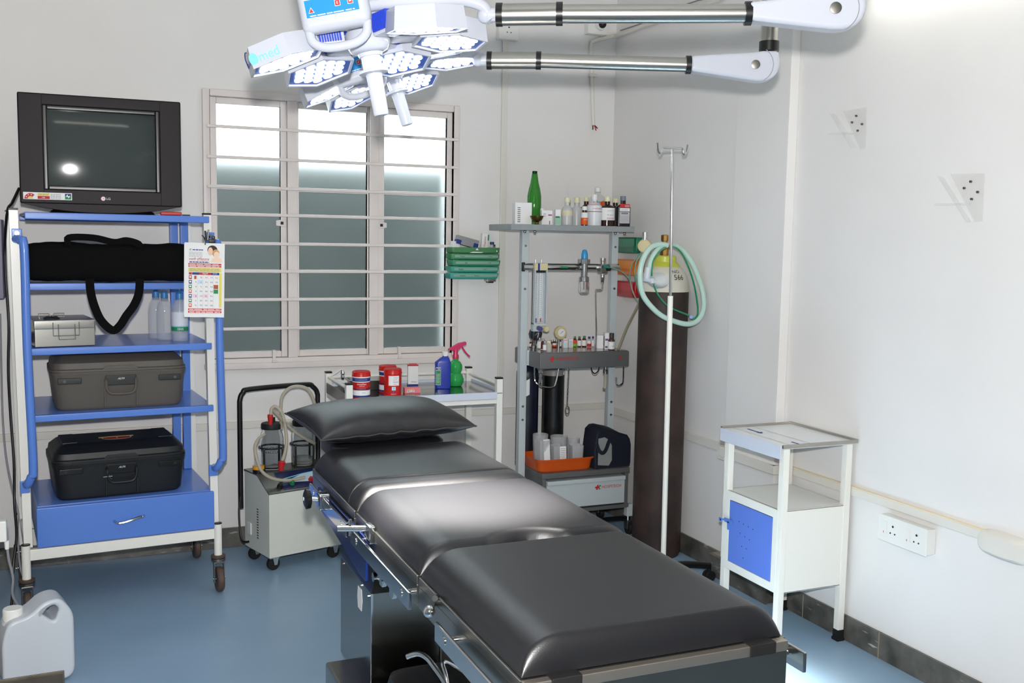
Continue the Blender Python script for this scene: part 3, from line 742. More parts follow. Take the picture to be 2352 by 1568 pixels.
# outline in X-Z with handle opening, built as a thick rounded slab
def rounded(p, rr, n=5):
    o = []; N = len(p)
    for i in range(N):
        b = Vector(p[i]).to_2d(); a = Vector(p[i-1]).to_2d(); c = Vector(p[(i+1) % N]).to_2d()
        d = min(rr, (a-b).length*.45, (c-b).length*.45); s = b+(a-b).normalized()*d; e = b+(c-b).normalized()*d
        for k in range(n+1):
            t = k/n; q = s*(1-t)**2+b*2*t*(1-t)+e*t*t; o.append((q.x, q.y))
    return o
out = rounded([(-.112, .004), (.112, .004), (.112, .235), (.07, .292), (.02, .287), (-.03, .245), (-.09, .238), (-.112, .17)], .045)
hole = rounded([(.005, .252), (.05, .273), (.066, .255), (.05, .212)], .016)
def slab_hole(outer, inner, y0, y1, m, mb, bev):
    bm = bmesh.new()
    def loop(p): 
        vs = [bm.verts.new((q[0], y0, q[1])) for q in p]
        return [bm.edges.new((vs[i], vs[(i+1) % len(vs)])) for i in range(len(vs))]
    e = loop(outer)+loop(inner)
    r = bmesh.ops.triangle_fill(bm, use_beauty=True, use_dissolve=False, edges=e, normal=(0, -1, 0))
    fs = [g for g in r['geom'] if isinstance(g, bmesh.types.BMFace)]
    ex = bmesh.ops.extrude_face_region(bm, geom=fs)
    for g in ex['geom']:
        if isinstance(g, bmesh.types.BMVert): g.co.y = y1
    bmesh.ops.recalc_face_normals(bm, faces=list(bm.faces))
    bmesh.ops.dissolve_limit(bm, angle_limit=rad(2), verts=list(bm.verts), edges=list(bm.edges))
    if bev:
        ed = [q for q in bm.edges if len(q.link_faces) == 2 and q.calc_face_angle(0) > rad(60) and abs(q.verts[0].co.y-q.verts[1].co.y) < 1e-5]
        bmesh.ops.bevel(bm, geom=ed, offset=bev, segments=4, profile=.5, affect='EDGES', clamp_overlap=False)
    bmesh.ops.triangulate(bm, faces=[f for f in bm.faces if len(f.verts) > 4])
    mb.bm(bm, m)
slab_hole(out, hole, -.062, .062, MILKY, j, .011)
part('body', j, jc, sharp=50)
part('cap', MB(JM).lathe([(.03, .226), (.031, .23), (.031, .262), (.028, .266)], WPLAS, (-.068, 0, 0), 28).lathe([(.036, .215), (.034, .226)], MILKY, (-.068, 0, 0), 28), jc)
DTRAY = mat('stained_steel', (118, 112, 102), .5, .6, noise=.3, nscale=12)
tb = MB(Matrix.Translation((-.195, 3.42, 0)) @ rotz(rad(2)))
tb.b2((-.1, -.22, 0), (.102, .0, .148), DTRAY, .004); tb.b2((-.105, -.0, .0), (.107, .006, .156), DTRAY, .002)
solo('steel_step_box', tb, 'dull steel box on the floor in the bottom left corner', 'box')

# ================================================================ suction machine
SW = mat('suction_enamel', (214, 216, 206), .38, noise=.05, nscale=6)
su = thing('suction_machine', 'white wheeled suction machine with glass jars and black push handle', 'suction machine', (.757, 4.62, 0), rad(16.5), None, True)
L, Dp = .385, .262
prof = [(0, .068), (0, .368), (.125, .436), (Dp, .436), (Dp, .068)]
YZ = Matrix(((0, 0, 1, 0), (1, 0, 0, 0), (0, 1, 0, 0), (0, 0, 0, 1)))
bd = MB().prism(prof, L, SW, YZ, .003)
part('body', bd, su)
pn = MB(); ang = math.atan2(.068, .125); PM = Matrix.Translation((L/2, .0625, .402)) @ Matrix.Rotation(ang, 4, 'X')
PL = math.hypot(.068, .125)
pn.box((0, 0, .003), (L+.006, PL+.004, .006), DSTEEL, .002, PM)
pn.box((.03, 0, .0065), (L-.1, PL-.02, .002), mat('panel_navy', (24, 30, 74), .3), 0, PM)
pn.poly([(-.1, -.012), (.05, -.03), (.16, .01), (.16, .04), (.02, .03)], mat('panel_pale', (190, 214, 226), .3), PM, .0085)
pn.poly([(-.1, .012), (.02, .032), (.16, .045), (.16, .04), (.02, .027), (-.1, .006)], INKC, PM, .009)
pp = part('control_panel', pn, su)
part('top_plate', MB().b2((-.003, .122, .434), (L+.003, Dp+.002, .441), DSTEEL, .002), su)
for x, y, m, r, nm in ((-.125, -.035, BLACK, .011, 'knob'), (-.06, -.03, mat('green_lamp', (30, 120, 70), .25), .009, 'indicator_lamp'), (.04, -.022, mat('red_lamp', (170, 30, 34), .25), .009, 'indicator_lamp')):
    part(nm, MB().lathe([(r+.003, 0), (r+.003, .006), (r, .007), (r*.9, .018), (r*.5, .021)], m, (x, y, .007), 16, None, PM), pp)
part('toggle_switch', MB().lathe([(.007, 0), (.006, .006)], CHROME, (-.135, .02, .007), 12, None, PM).cyl((-.135, .02, .012), (-.132, .03, .034), .0025, CHROME, M=PM), pp)
v = MB(); Mx = frame((0, .13, .2), '-x')
for k in range(12): v.b2((-.004, .105-.0115*0-.16+k*.0125, 0), (.012, .105-.16+k*.0125+.005, .0008), INKK, 0, frame((0, .125, .19), '-x'))
part('vent', v, su)
part('power_inlet', MB().b2((-.018, -.028, 0), (.018, .028, .006), WPLAS, .002, frame((0, .205, .165), '-x')), su)
for cx, cy in ((.035, .035), (.035, Dp-.03), (L-.035, .035), (L-.035, Dp-.03)):
    c = MB(); c.box((cx, cy, .062), (.05, .04, .006), CHROME, .001)
    for d in (-1, 1): c.prism([(-.014, 0), (.016, 0), (.008, -.036), (-.006, -.036)], .003, CHROME, Matrix.Translation((cx+.006, cy+d*.014+.0015, .062)) @ Matrix.Rotation(PI/2, 4, 'X'))
    cp = part('caster', c, su)
    part('wheel', MB().lathe([(.01, -.011), (.028, -.011), (.031, -.007), (.031, .007), (.028, .011), (.01, .011)], RUBBER, (cx, cy, .0315), 24, (0, 1, 0)), cp)
part('push_handle', MB().tube([(-.014, Dp+.012, .25), (-.014, Dp+.014, .7), (-.012, Dp+.014, .775), (.004, Dp+.014, .806), (.04, Dp+.014, .82), (L-.06, Dp+.014, .82), (L-.012, Dp+.014, .805), (L+.012, Dp+.014, .77), (L+.014, Dp+.014, .7), (L+.014, Dp+.012, .25)], .0125, BLACK, 12, 5), su)
MUR = mat('murky_liquid', (200, 202, 198), .1, trans=.7, ior=1.2)
for jx, jy, tag in ((.105, .185, True), (.265, .178, False)):
    Z = .441
    j = MB(); j.lathe([(.0, .004), (.046, .004), (.054, .012), (.056, .05), (.056, .125), (.05, .148), (.044, .158), (.044, .168), (.041, .168), (.041, .158), (.047, .147), (.053, .124), (.053, .05), (.051, .014), (.044, .008), (.0, .008)], GLASS, (jx, jy, Z), 32, M=Matrix.Translation((0, 0, Z)) @ Matrix.Diagonal((1, 1, 1.2, 1)) @ Matrix.Translation((0, 0, -Z)), caps=False)
    if tag:
        M = Matrix.Translation((jx, jy, Z)) @ rotz(rad(-22)) @ frame((0, -.0565, 0))
        j.text('GOLD', INKK, M @ Matrix.Translation((0, .112, 0)), h=.014, bend=.057); j.text('VACCUM', INKK, M @ Matrix.Translation((0, .092, 0)), w=.07, bend=.057)
        for k in range(4): j.text('— —— —', INKK, M @ Matrix.Translation((0, .078-k*.007, 0)), w=.04, bend=.057)
    jo = part('jar', j, su)
    lm = MB(); lm.lathe([(.048, .196), (.05, .2), (.05, .218), (.046, .224), (.0, .226)], RUBBER, (jx, jy, Z), 28); lm.cyl((jx+.015, jy+.01, Z+.224), (jx+.015, jy+.01, Z+.248), .008, BLACK, seg=12)
    part('lid', lm, jo)
    if not tag: part('liquid', MB().lathe([(.0, .0085), (.05, .0085), (.052, .03), (.052, .04), (.0, .04)], MUR, (jx, jy, Z), 28), jo)
    h = MB()
    for a in (0, PI/2):
        c, s = math.cos(a+.5), math.sin(a+.5)
        h.tube([(jx-.06*c, jy-.06*s, Z), (jx-.062*c, jy-.062*s, Z+.095), (jx-.058*c, jy-.058*s, Z+.11)], .0055, BLACK, 8, 3)
        h.tube([(jx+.06*c, jy+.06*s, Z), (jx+.062*c, jy+.062*s, Z+.095), (jx+.058*c, jy+.058*s, Z+.11)], .0055, BLACK, 8, 3)
    N = 18; h.tube([(jx+.06*math.cos(2*PI*k/N), jy+.06*math.sin(2*PI*k/N), Z+.108) for k in range(N)], .0045, BLACK, 8, 0, True)
    part('jar_holder', h, su)
g = MB(); g.lathe([(.027, 0), (.027, .018)], BLACK, (.02, .15, .441), 20); g.lathe([(.0275, .018), (.0275, .034)], mat('yellow_ring', (226, 160, 30), .4), (.02, .15, .441), 20)
gp = part('regulator', g, su)
part('bowl', MB().lathe([(.02, .036), (.02, .09), (.016, .1), (.012, .104)], CLEARP, (.02, .15, .441), 18), gp)
HOSE = mat('beige_hose', (206, 198, 178), .22, trans=.45, ior=1.2)
part('power_cord', MB().tube([(0.6592, 4.8300, 0.3182), (0.6465, 4.8000, 0.2637), (0.6469, 4.7800, 0.1747), (0.6536, 4.7600, 0.1272), (0.6706, 4.7400, 0.1228), (0.6792, 4.7300, 0.1269)], .005, BLACK, 8, 5, M=Matrix.Translation((.757, 4.62, 0)).inverted() if False else (Matrix.Translation((.757, 4.62, 0)) @ rotz(rad(16.5))).inverted()), su)
INV = (Matrix.Translation((.757, 4.62, 0)) @ rotz(rad(16.5))).inverted()
hoses = (
 [(0.8457, 4.8000, 0.6370), (0.8442, 4.8000, 0.7312), (0.8507, 4.8000, 0.7935), (0.8857, 4.8000, 0.8316), (0.9331, 4.8000, 0.8380), (0.9745, 4.8000, 0.8195), (0.9994, 4.8000, 0.7700), (1.0182, 4.8200, 0.6981), (1.0286, 4.8400, 0.6193)],
 [(0.7892, 4.7400, 0.7190), (0.7894, 4.7400, 0.7437), (0.8075, 4.7400, 0.7572), (0.8338, 4.7300, 0.7328), (0.8478, 4.7200, 0.6781), (0.8519, 4.7000, 0.6031), (0.8417, 4.6900, 0.5439), (0.8277, 4.6800, 0.5099)],
 [(0.7618, 4.7600, 0.6242), (0.7325, 4.7400, 0.6111), (0.7083, 4.7000, 0.5814), (0.7107, 4.6800, 0.5344), (0.7288, 4.6600, 0.4762), (0.7779, 4.6600, 0.4358), (0.8513, 4.6800, 0.4153), (0.9404, 4.7200, 0.4139)],
 [(0.8044, 4.7700, 0.7339), (0.8286, 4.7700, 0.7057), (0.8749, 4.7800, 0.6536), (0.9363, 4.8000, 0.6001), (1.0072, 4.8200, 0.5536)])
for h in hoses: part('hose', MB(INV).tube(h, .0078, HOSE, 10, 6), su)
part('red_connector', MB(INV).lathe([(.009, 0), (.0125, .035), (.0135, .037), (.0125, .048)], REDP, (0.7849, 4.7400, 0.6719), 16), su)
part('red_connector', MB(INV).lathe([(.011, 0), (.016, .036), (.017, .04), (.012, .044)], REDP, (0.8179, 4.6600, 0.4697), 16, (.12, -.1, 1)), su)

# ================================================================ instrument trolley behind the table
tx0, tx1, ty0, ty1 = 1.112, 1.858, 4.555, 4.982
tr = thing('instrument_trolley', 'white tube frame trolley with a steel tray under the window', 'trolley', ((tx0+tx1)/2, (ty0+ty1)/2, 0))
for x in (tx0, tx1):
    for y in (ty0, ty1):
        p = MB(); p.b2((x-.0155, y-.0155, .08), (x+.0155, y+.0155, .875), CREAM, .002); p.b2((x-.0165, y-.0165, .872), (x+.0165, y+.0165, .881), BLACK, .002)
        lp = part('leg', p, tr)
        part('caster', MB().lathe([(.01, -.012), (.035, -.012), (.038, 0), (.035, .012), (.01, .012)], RUBBER, (x, y, .0385), 20, (0, 1, 0)).b2((x-.014, y-.018, .035), (x+.014, y+.018, .085), DSTEEL, .003), lp)
TRAYZ = .806
TRM = mat('tray_steel', (150, 152, 152), .12, 1.)
fl = MB(); fl.b2((tx0-.012, ty0-.018, TRAYZ-.004), (tx1+.012, ty1+.01, TRAYZ), TRM)
tp = part('tray', fl, tr)
rm = MB(); FILM = mat('film_lavender', (206, 212, 226), .35)
rm.b2((tx0+.016, ty0-.022, TRAYZ-.03), (tx1-.016, ty0-.016, TRAYZ+.004), FILM, .001); rm.b2((tx0+.016, ty1-.002, TRAYZ-.03), (tx1-.016, ty1+.012, TRAYZ+.012), FILM, .001)
rm.b2((tx0-.014, ty0+.016, TRAYZ-.03), (tx0-.008, ty1-.016, TRAYZ+.02), DSTEEL, .001); rm.b2((tx1+.008, ty0+.016, TRAYZ-.03), (tx1+.014, ty1-.016, TRAYZ+.012), FILM, .001)
part('tray_rim', rm, tp)
for a, b in (((tx0, ty0, .852), (tx0, ty1, .852)), ((tx1, ty0, .845), (tx1, ty1, .845)), ((tx0, ty1, .85), (tx1, ty1, .85))):
    part('rail', MB().cyl(a, b, .0075, CREAM), tr)
b = MB(); b.b2((tx0, ty0-.012, .752), (tx1, ty0+.012, .774), CREAM, .002); b.b2((tx0, ty1-.012, .752), (tx1, ty1+.012, .774), CREAM, .002); b.b2((tx0-.012, ty0, .752), (tx0+.012, ty1, .774), CREAM, .002); b.b2((tx1-.012, ty0, .752), (tx1+.012, ty1, .774), CREAM, .002)
part('top_frame', b, tr)
part('lower_shelf', MB().b2((tx0+.022, ty0, .24), (tx1, ty1, .262), CREAM, .004), tr)
wr = MB(); wr.tube([(tx0-.012, 4.965, .838), (tx0+.02, 4.97, .85), (tx0+.05, 4.985, .878), (tx0+.07, 4.99, .884)], .003, WPLAS, 6, 3)
Z = TRAYZ+.0005
def tin(x, y, ang, r, h, label, kind):
    t = thing('powder_tin', label, 'tin', (x, y, Z), 0, 'red tins on the instrument trolley')
    b = MB(); b.lathe([(r, 0), (r+.001, .002), (r+.001, .005), (r, .006), (r, h-.022)], RED, (x, y, Z), 32)
    T = Matrix.Translation((x, y, Z)); M = T @ rotz(ang) @ frame((0, -r, 0))
    def band(z0, z1, m, o=.0004): b.loft([(z0, r+o, r+o), (z1, r+o, r+o)], m, 2, 32, T, False)
    if kind == 1:
        band(.006, .014, INKB); band(.014, .038, PAPER); band(.038, .048, mat('maroon_ink', (120, 24, 60), .5)); band(h-.046, h-.03, INKB); band(h-.03, h-.024, PAPER); band(h-.05, h-.046, PAPER)
        b.text('ELASTIC ADHESIVE BANDAGE', PAPER, M @ Matrix.Translation((0, h-.038, 0)), w=.06, bend=r+.0006)
        b.text('InnovaPlast', PAPER, M @ Matrix.Translation((.002, h-.058, 0)), w=.046, bend=r+.0006); b.text('surgical tape', PAPER, M @ Matrix.Translation((.004, h-.067, 0)), w=.026, bend=r+.0006)
        for k in range(3): b.text('—— ——— ——', PAPER, M @ Matrix.Translation((0, h-.076-k*.007, 0)), w=.044, bend=r+.0006)
        b.text('Innova', INKB, M @ Matrix.Translation((.012, .028, 0)), w=.016, bend=r+.0006)
    else:
        band(.001, .005, PAPER)
        def cq(x0, y0, x1, y1, m, o):
            n = 8; vs = []
            for i in range(n+1):
                a = (x0+(x1-x0)*i/n)/r
                vs += [((r+o)*math.sin(a), y0, (r+o)*math.cos(a)-r), ((r+o)*math.sin(a), y1, (r+o)*math.cos(a)-r)]
            b.add(vs, [(2*i, 2*i+2, 2*i+3, 2*i+1) for i in range(n)], m, M)
        cq(-.02, h-.078, .032, h-.032, PAPER, .0006)
        for k, (s, m, w) in enumerate((('Elastic Adhesive', GREYI, .04), ('Bandage B.P.', GREYI, .03), ('DELSOPLAST', INKB, .04), ('open here', INKR, .022))):
            b.text(s, m, M @ Matrix.Translation((.006, h-.04-k*.0105, 0)), w=w, bend=r+.0012)
        cq(-.004, h-.1, .014, h-.084, PAPER, .0006); cq(-.001, h-.098, .011, h-.086, INKC, .001); cq(-.002, .018, .012, .03, INKB, .0006); cq(0, .02, .01, .028, INKR, .001)
        b.text('DELSOPLAST', PAPER, M @ Matrix.Translation((.004, .012, 0)), w=.026, bend=r+.0006)
    part('body', b, t)
    part('lid', MB().lathe([(r+.003, h-.024), (r+.003, h-.02), (r+.0015, h-.018), (r+.0015, h-.004), (r-.003, h), (r-.008, h-.001), (0, h-.001)], RED, (x, y, Z), 32), t)
tin(1.178, 4.585, rad(-16), .041, .125, 'red and white tin with blue bands at the left front of tray', 1)
tin(1.334, 4.60, rad(-16), .041, .13, 'red tin with a square white label in front of a similar tin', 2)
tin(1.342, 4.715, rad(18), .041, .13, 'red and blue tin half hidden behind the white-labelled red tin', 1)
def carton(name, label, cat, c, d, rz, faces, m=PAPER, group=None, z=None):
    t = MB(Matrix.Translation((c[0], c[1], c[2])) @ rotz(rz)); t.b2((-d[0]/2, -d[1]/2, 0), (d[0]/2, d[1]/2, d[2]), m, .0008)
    for f in faces:
        k = f[0]
        fm_ = {'f': frame((0, -d[1]/2, 0)), 'l': frame((-d[0]/2, 0, 0), '-x'), 't': frame((0, 0, d[2]), 'z')}[k]
        if f[1] == 'q': t.quad(*f[2], f[3], fm_)
        elif f[1] == 't': t.text(f[2], f[3], fm_ @ Matrix.Translation((f[4], f[5], .0004)), w=f[6])
        elif f[1] == 'n': t.lines(*f[2], f[4], f[3], fm_, seed=f[5])
    return solo(name, t, label, cat, c, group)
carton('medicine_carton', 'tall white carton with a red top band and navy foot on tray', 'carton', (1.526, 4.90, Z), (.052, .045, .108), rad(-12), [('f', 'q', (-.026, .1, .026, .108), INKR), ('l', 'q', (-.0225, .1, .0225, .108), INKR), ('t', 'q', (-.022, -.018, .022, .018), INKR), ('f', 'q', (-.026, 0, .026, .008), INKB), ('l', 'q', (-.0225, 0, .0225, .008), INKB), ('f', 't', 'Adhesive', INKK, .004, .02, .03)])
carton('bandage_carton', 'small flat pink carton lying in front of the tall white carton', 'carton', (1.445, 4.655, Z), (.078, .04, .027), rad(-3), [('f', 'q', (-.028, .005, .008, .015), PAPER), ('f', 't', 'BAND', INKY, -.01, .018, .032), ('f', 't', 'PLUS', INKK, -.01, .0095, .03)], mat('pink_card', (226, 130, 138), .5))
t = thing('steel_dish', 'rectangular stainless steel dish between the red tins', 'dish', (1.28, 4.80, Z))
d = MB(Matrix.Translation((1.272, 4.845, Z)) @ rotz(rad(-4)))
secs = [(.0, .068, .05), (.005, .074, .055), (.047, .094, .074), (.05, .1, .08), (.05, .094, .074), (.047, .09, .07), (.009, .07, .052), (.006, .0, .0)]
d.loft([(z, a, b_) for z, a, b_ in secs], STEEL, 6, 36)
part('bowl', d, t)
t = thing('wire_clip_stand', 'white wire holder with steel clip at the trolley rear left corner', 'clip', (1.16, 4.97, .84))
part('wire', MB().tube([(tx0+.006, 4.955, .845), (tx0-.004, 4.955, .857), (tx0+.02, 4.955, .866), (tx0+.062, 4.955, .893), (tx0+.066, 4.955, .88)], .0028, WPLAS, 6, 3), t)
part('clip', MB().lathe([(.006, 0), (.011, .012), (.007, .025), (.012, .032), (.005, .05)], CHROME, (1.178, 4.955, .84), 12), t)
solo('steel_strip', MB().b2((1.125, 4.62, Z), (1.165, 4.93, Z+.004), BLACK, .001).b2((1.128, 4.66, Z+.004), (1.16, 4.73, Z+.02), DSTEEL, .002), 'dark strip with a steel block along the left edge of the tray', 'tray')
bb = thing('disinfectant_bottle', 'blue plastic bottle with white cap on the right of the tray', 'bottle', (1.632, 4.745, Z))
BLP = mat('blue_bottle', (38, 62, 176), .3, trans=.15)
BT = Matrix.Translation((1.637, 4.757, Z)) @ rotz(rad(-14))
b = MB(BT); b.loft([(0, .036, .026), (.004, .039, .029), (.13, .039, .029), (.152, .022, .018, .01, 0), (.158, .014, .014, .012, 0), (.164, .014, .014, .012, 0)], BLP, 5, 28)
M = BT @ frame((-.039, 0, 0), '-x')
part('body', b, bb)
part('cap', MB(BT).lathe([(.016, .162), (.016, .184), (.013, .186)], WPLAS, (.012, 0, 0), 20), bb)
l = MB(); M = BT @ frame((0, -.0292, 0)); l.quad(-.037, .02, -.012, .108, PAPER, M); l.quad(-.036, .022, -.013, .092, INKG, M, .0009); l.quad(-.036, .094, -.013, .106, INKB, M, .0009); l.text('TM', PAPER, M @ Matrix.Translation((-.024, .1, .0008)), w=.014); l.lines(-.033, .03, -.016, .08, 7, PAPER, M, .0012, .3, 12)
part('label', l, bb)
sp = thing('spray_bottle', 'green spherical-waisted spray bottle with pink trigger head', 'spray bottle', (1.722, 4.80, Z))
GRB = mat('green_spray_plastic', (40, 176, 84), .1, alpha=.8)
b = MB(); b.lathe([(.028, 0), (.034, .004), (.042, .022), (.043, .036), (.036, .058), (.027, .067), (.03, .075), (.035, .09), (.034, .108), (.024, .124), (.014, .13), (.014, .148)], GRB, (1.725, 4.815, Z), 28)
part('body', b, sp)
PNK = mat('pink_plastic', (206, 48, 96), .3)
h = MB(); T = Matrix.Translation((1.725, 4.815, Z+.14)) @ rotz(rad(-8))
h.lathe([(.016, 0), (.0165, .016), (.012, .024), (.012, .05)], PNK, (0, 0, 0), 18, None, T)
h.prism([(-.042, .044), (-.038, .049), (.012, .078), (.05, .086), (.055, .08), (.054, .07), (.03, .062), (.016, .045), (-.012, .04)], .02, PNK, T @ Matrix.Translation((0, .01, 0)) @ Matrix.Rotation(PI/2, 4, 'X'), .003)
sh = part('spray_head', h, sp)
part('trigger', MB().tube([(.032, 0, .066), (.038, 0, .05), (.055, 0, .026), (.074, 0, .008)], .0045, PNK, 8, 4, M=T), sh)

# ================================================================ operating table
ot = thing('operating_table', 'black padded steel operating table running towards the camera', 'operating table', (.99, 2.5, 0))
X0, X1, ZB = .708, 1.278, .765
def cushion(y0, y1, T, Rs, Re0, Re1, cut=None, name='mattress_pad', wob=0.):
    def axis(a, b, ra, rb, step):
        p = []
        n = 8
        for i in range(n): p.append(a+ra*(1-math.cos(i/n*PI/2)))
        m = max(2, int((b-rb-(a+ra))/step))
        for i in range(m+1): p.append(a+ra+(b-rb-a-ra)*i/m)
        for i in range(n-1, -1, -1): p.append(b-rb*(1-math.cos(i/n*PI/2)))
        return p
    st = .006 if cut else .03
    xs = axis(X0, X1, Rs, Rs, st); ys = axis(y0, y1, Re0, Re1, st)
    def q(d, R):
        d = max(0, min(d, R)); return math.sqrt(max(0, 1-(1-d/R)**2))
    vs = []; fs = []
    for y in ys:
        for x in xs:
            f = min(q(x-X0, Rs), q(X1-x, Rs))*min(q(y-y0, Re0), q(y1-y, Re1))
            if cut:
                cx, cy, r = cut
                d = math.hypot((x-cx)/1.0, (y-cy)/.8)-r
                f *= q(d, .032) if d > 0 else 0
            vs.append((x, y, ZB+T*f + (wob*math.sin(x*40)*math.sin(y*30) if f > .9 else 0)))
    nx = len(xs); ny = len(ys)
    for j in range(ny-1):
        for i in range(nx-1):
            a = j*nx+i; fs.append((a, a+1, a+nx+1, a+nx))
    b = len(vs)
    vs += [(X0, y0, ZB-.001), (X1, y0, ZB-.001), (X1, y1, ZB-.001), (X0, y1, ZB-.001)]; fs.append((b+3, b+2, b+1, b))
    mb = MB(); mb.add(vs, fs, VINYL)
    return mb
pads = (('head_pad', 2.905, 3.385, .068, .075, .012, .03, None), ('neck_pad', 2.802, 2.903, .066, .075, .05, .008, None), ('seat_pad', 2.205, 2.795, .068, .08, .03, .035, (.99, 2.17, .105)), ('leg_pad', 1.607, 2.197, .068, .085, .022, .03, None))
for n, y0, y1, T, Rs, a, b, cut in pads: part(n, cushion(y0, y1, T, Rs, a, b, cut), ot, sharp=80)
TS = mat('table_steel', (158, 156, 150), .3, 1., noise=.12, nscale=5)
for y0, y1 in ((2.812, 3.39), (2.21, 2.79), (1.60, 2.195)):
    f = MB(); f.b2((X0-.006, y0, .742), (X1+.006, y1, .764), TS, .002)
    f.b2((X0-.006, y0, .69), (X0+.006, y1, .742), TS, .002); f.b2((X1-.006, y0, .69), (X1+.006, y1, .742), TS, .002)
    part('section_frame', f, ot)
e = MB(); e.b2((X0-.006, 1.592, .668), (X1+.006, 1.602, .742), TS, .002); e.b2((X0-.002, 1.585, .742), (X1+.002, 1.61, .763), mat('brushed_edge', (186, 176, 164), .45, 1.), .002)
for x in (X0+.05, X1-.09): e.b2((x, 1.582, .741), (x+.062, 1.612, .766), RUBBER, .003)
part('foot_crossbar', e, ot)
for x, sg in ((X0-.032, -1), (X1+.038, 1)):
    for y0, y1 in ((2.79, 3.30), (2.18, 2.735), (1.62 if sg < 0 else 1.575, 1.99)):
        r = MB(); r.b2((x-.004, y0, .694), (x+.004, y1, .736), CHROME, .002)
        for y in (y0+.06, y1-.06):
            xa, xb = (x, X0) if sg < 0 else (X1, x)
            r.cyl((xa, y, .716), (xb, y, .716), .008, CHROME, seg=12); r.cyl((x-.006*1, y, .716), (x+.006, y, .716), .011, CHROME, seg=12)
        part('side_rail', r, ot)
BFILM = mat('blue_film_steel', (52, 74, 150), .18, .85)
for x in (X0-.016, X1+.016):
    p = MB().prism([(2.62, .735), (3.24, .735), (3.26, .70), (3.22, .67), (3.08, .655), (2.70, .615), (2.63, .615)], .008, BFILM if x < 1 else TS, Matrix(((0, 0, 1, x-.004), (1, 0, 0, 0), (0, 1, 0, 0), (0, 0, 0, 1))), .002)
    part('hinge_plate', p, ot)
k = MB(); k.box((X0-.05, 3.02, .745), (.035, .045, .05), CHROME, .006); k.cyl((X0-.05, 3.02, .75), (X0-.11, 3.03, .755), .007, CHROME)
cl = part('rail_clamp', k, ot)
part('clamp_knob', MB().loft([(0, .018, .018), (.004, .03, .03), (.016, .032, .032), (.022, .02, .02)], BLACK, 2, 10, Matrix.Translation((X0-.085, 3.03, .753)) @ Matrix.Rotation(-PI/2, 4, 'Y')), cl)
l = MB(); l.cyl((X0-.01, 2.62, .765), (X0-.092, 2.648, .765), .0085, CHROME); l.cyl((X0-.06, 2.637, .745), (X0-.06, 2.637, .79), .0045, CHROME); l.box((X0-.012, 2.61, .755), (.02, .05, .05), CHROME, .005)
part('crank_pin', l, ot)
part('release_lever', MB().cyl((0.7000, 2.0861, 0.7400), (0.6650, 2.0018, 0.7572), .008, CHROME).ball((0.6620, 1.9957, 0.7579), .0135, CHROME).cyl((0.7000, 2.0594, 0.7621), (0.6900, 2.0417, 0.7674), .007, CHROME), ot)
mc = MB(); mc.box((1.0, 2.75, .64), (.34, .9, .10), DSTEEL, .006)
part('under_frame', mc, ot)
PS = mat('pedestal_steel', (150, 148, 142), .16, 1., noise=.08, nscale=3)
cx0, cx1, cy0, cy1 = .80, 1.20, 2.985, 3.395
c = MB(); c.b2((cx0, cy0, .10), (cx1, cy1, .447), PS, .003)
c.b2((cx0+.225, cy0-.004, .10), (cx0+.232, cy0, .44), CHROME, .001); c.b2((cx0-.001, cy0-.002, .10), (cx0+.006, cy0, .447), CHROME, .001)
vs = [(cx0, cy0, .447), (cx1, cy0, .447), (cx1, cy1, .447), (cx0, cy1, .447), (cx0+.08, cy0+.10, .60), (cx1-.08, cy0+.10, .60), (cx1-.08, cy1-.1, .60), (cx0+.08, cy1-.1, .60)]
c.add(vs, [(0, 1, 5, 4), (1, 2, 6, 5), (2, 3, 7, 6), (3, 0, 4, 7), (4, 5, 6, 7)], PS)
for y, z in ((cy0+.03, .43), (cy0+.12, .435), (cy1-.04, .43)): c.cyl((cx0, y, z), (cx0-.004, y, z), .005, CHROME, seg=8)
for x in (cx0+.1, cx0+.21): c.cyl((x, cy0, .425), (x, cy0-.004, .425), .005, CHROME, seg=8)
pc = part('pedestal', c, ot)
part('maker_plate', MB().prism([(-.022, -.036), (.022, -.036), (.03, 0), (.022, .036), (-.022, .036), (-.03, 0)], .0015, PAPER, frame((cx0, cy0+.14, .385), '-x') @ Matrix.Diagonal((-1, 1, 1, 1)), .0005), pc, 'small white maker plate')
u = MB(); 
for y in (2.56, 2.66): u.b2((X0+.035, y, .58), (X0+.05, y+.03, .69), CHROME, .004)
u.cyl((X0+.02, 2.62, .63), (X0+.12, 2.62, .63), .016, CHROME); u.cyl((X0+.02, 2.70, .60), (X0+.12, 2.70, .60), .013, CHROME)
part('linkage', u, ot)
b = MB(); b.b2((.722, 2.30, .02), (1.28, 3.29, .118), PS, .01); 
for x in (.78, 1.22):
    for y in (2.36, 3.23): b.cyl((x, y, 0), (x, y, .022), .025, RUBBER)
part('base', b, ot)
part('headrest', MB().loft([(.772, .2, .13), (.78, .21, .14), (.82, .21, .14), (.834, .195, .125), (.838, .16, .1)], VINYL, 5, 36, Matrix.Translation((.99, 3.55, 0))).cyl((.9, 3.38, .765), (.9, 3.62, .765), .01, CHROME).cyl((1.08, 3.38, .765), (1.08, 3.62, .765), .01, CHROME), ot)
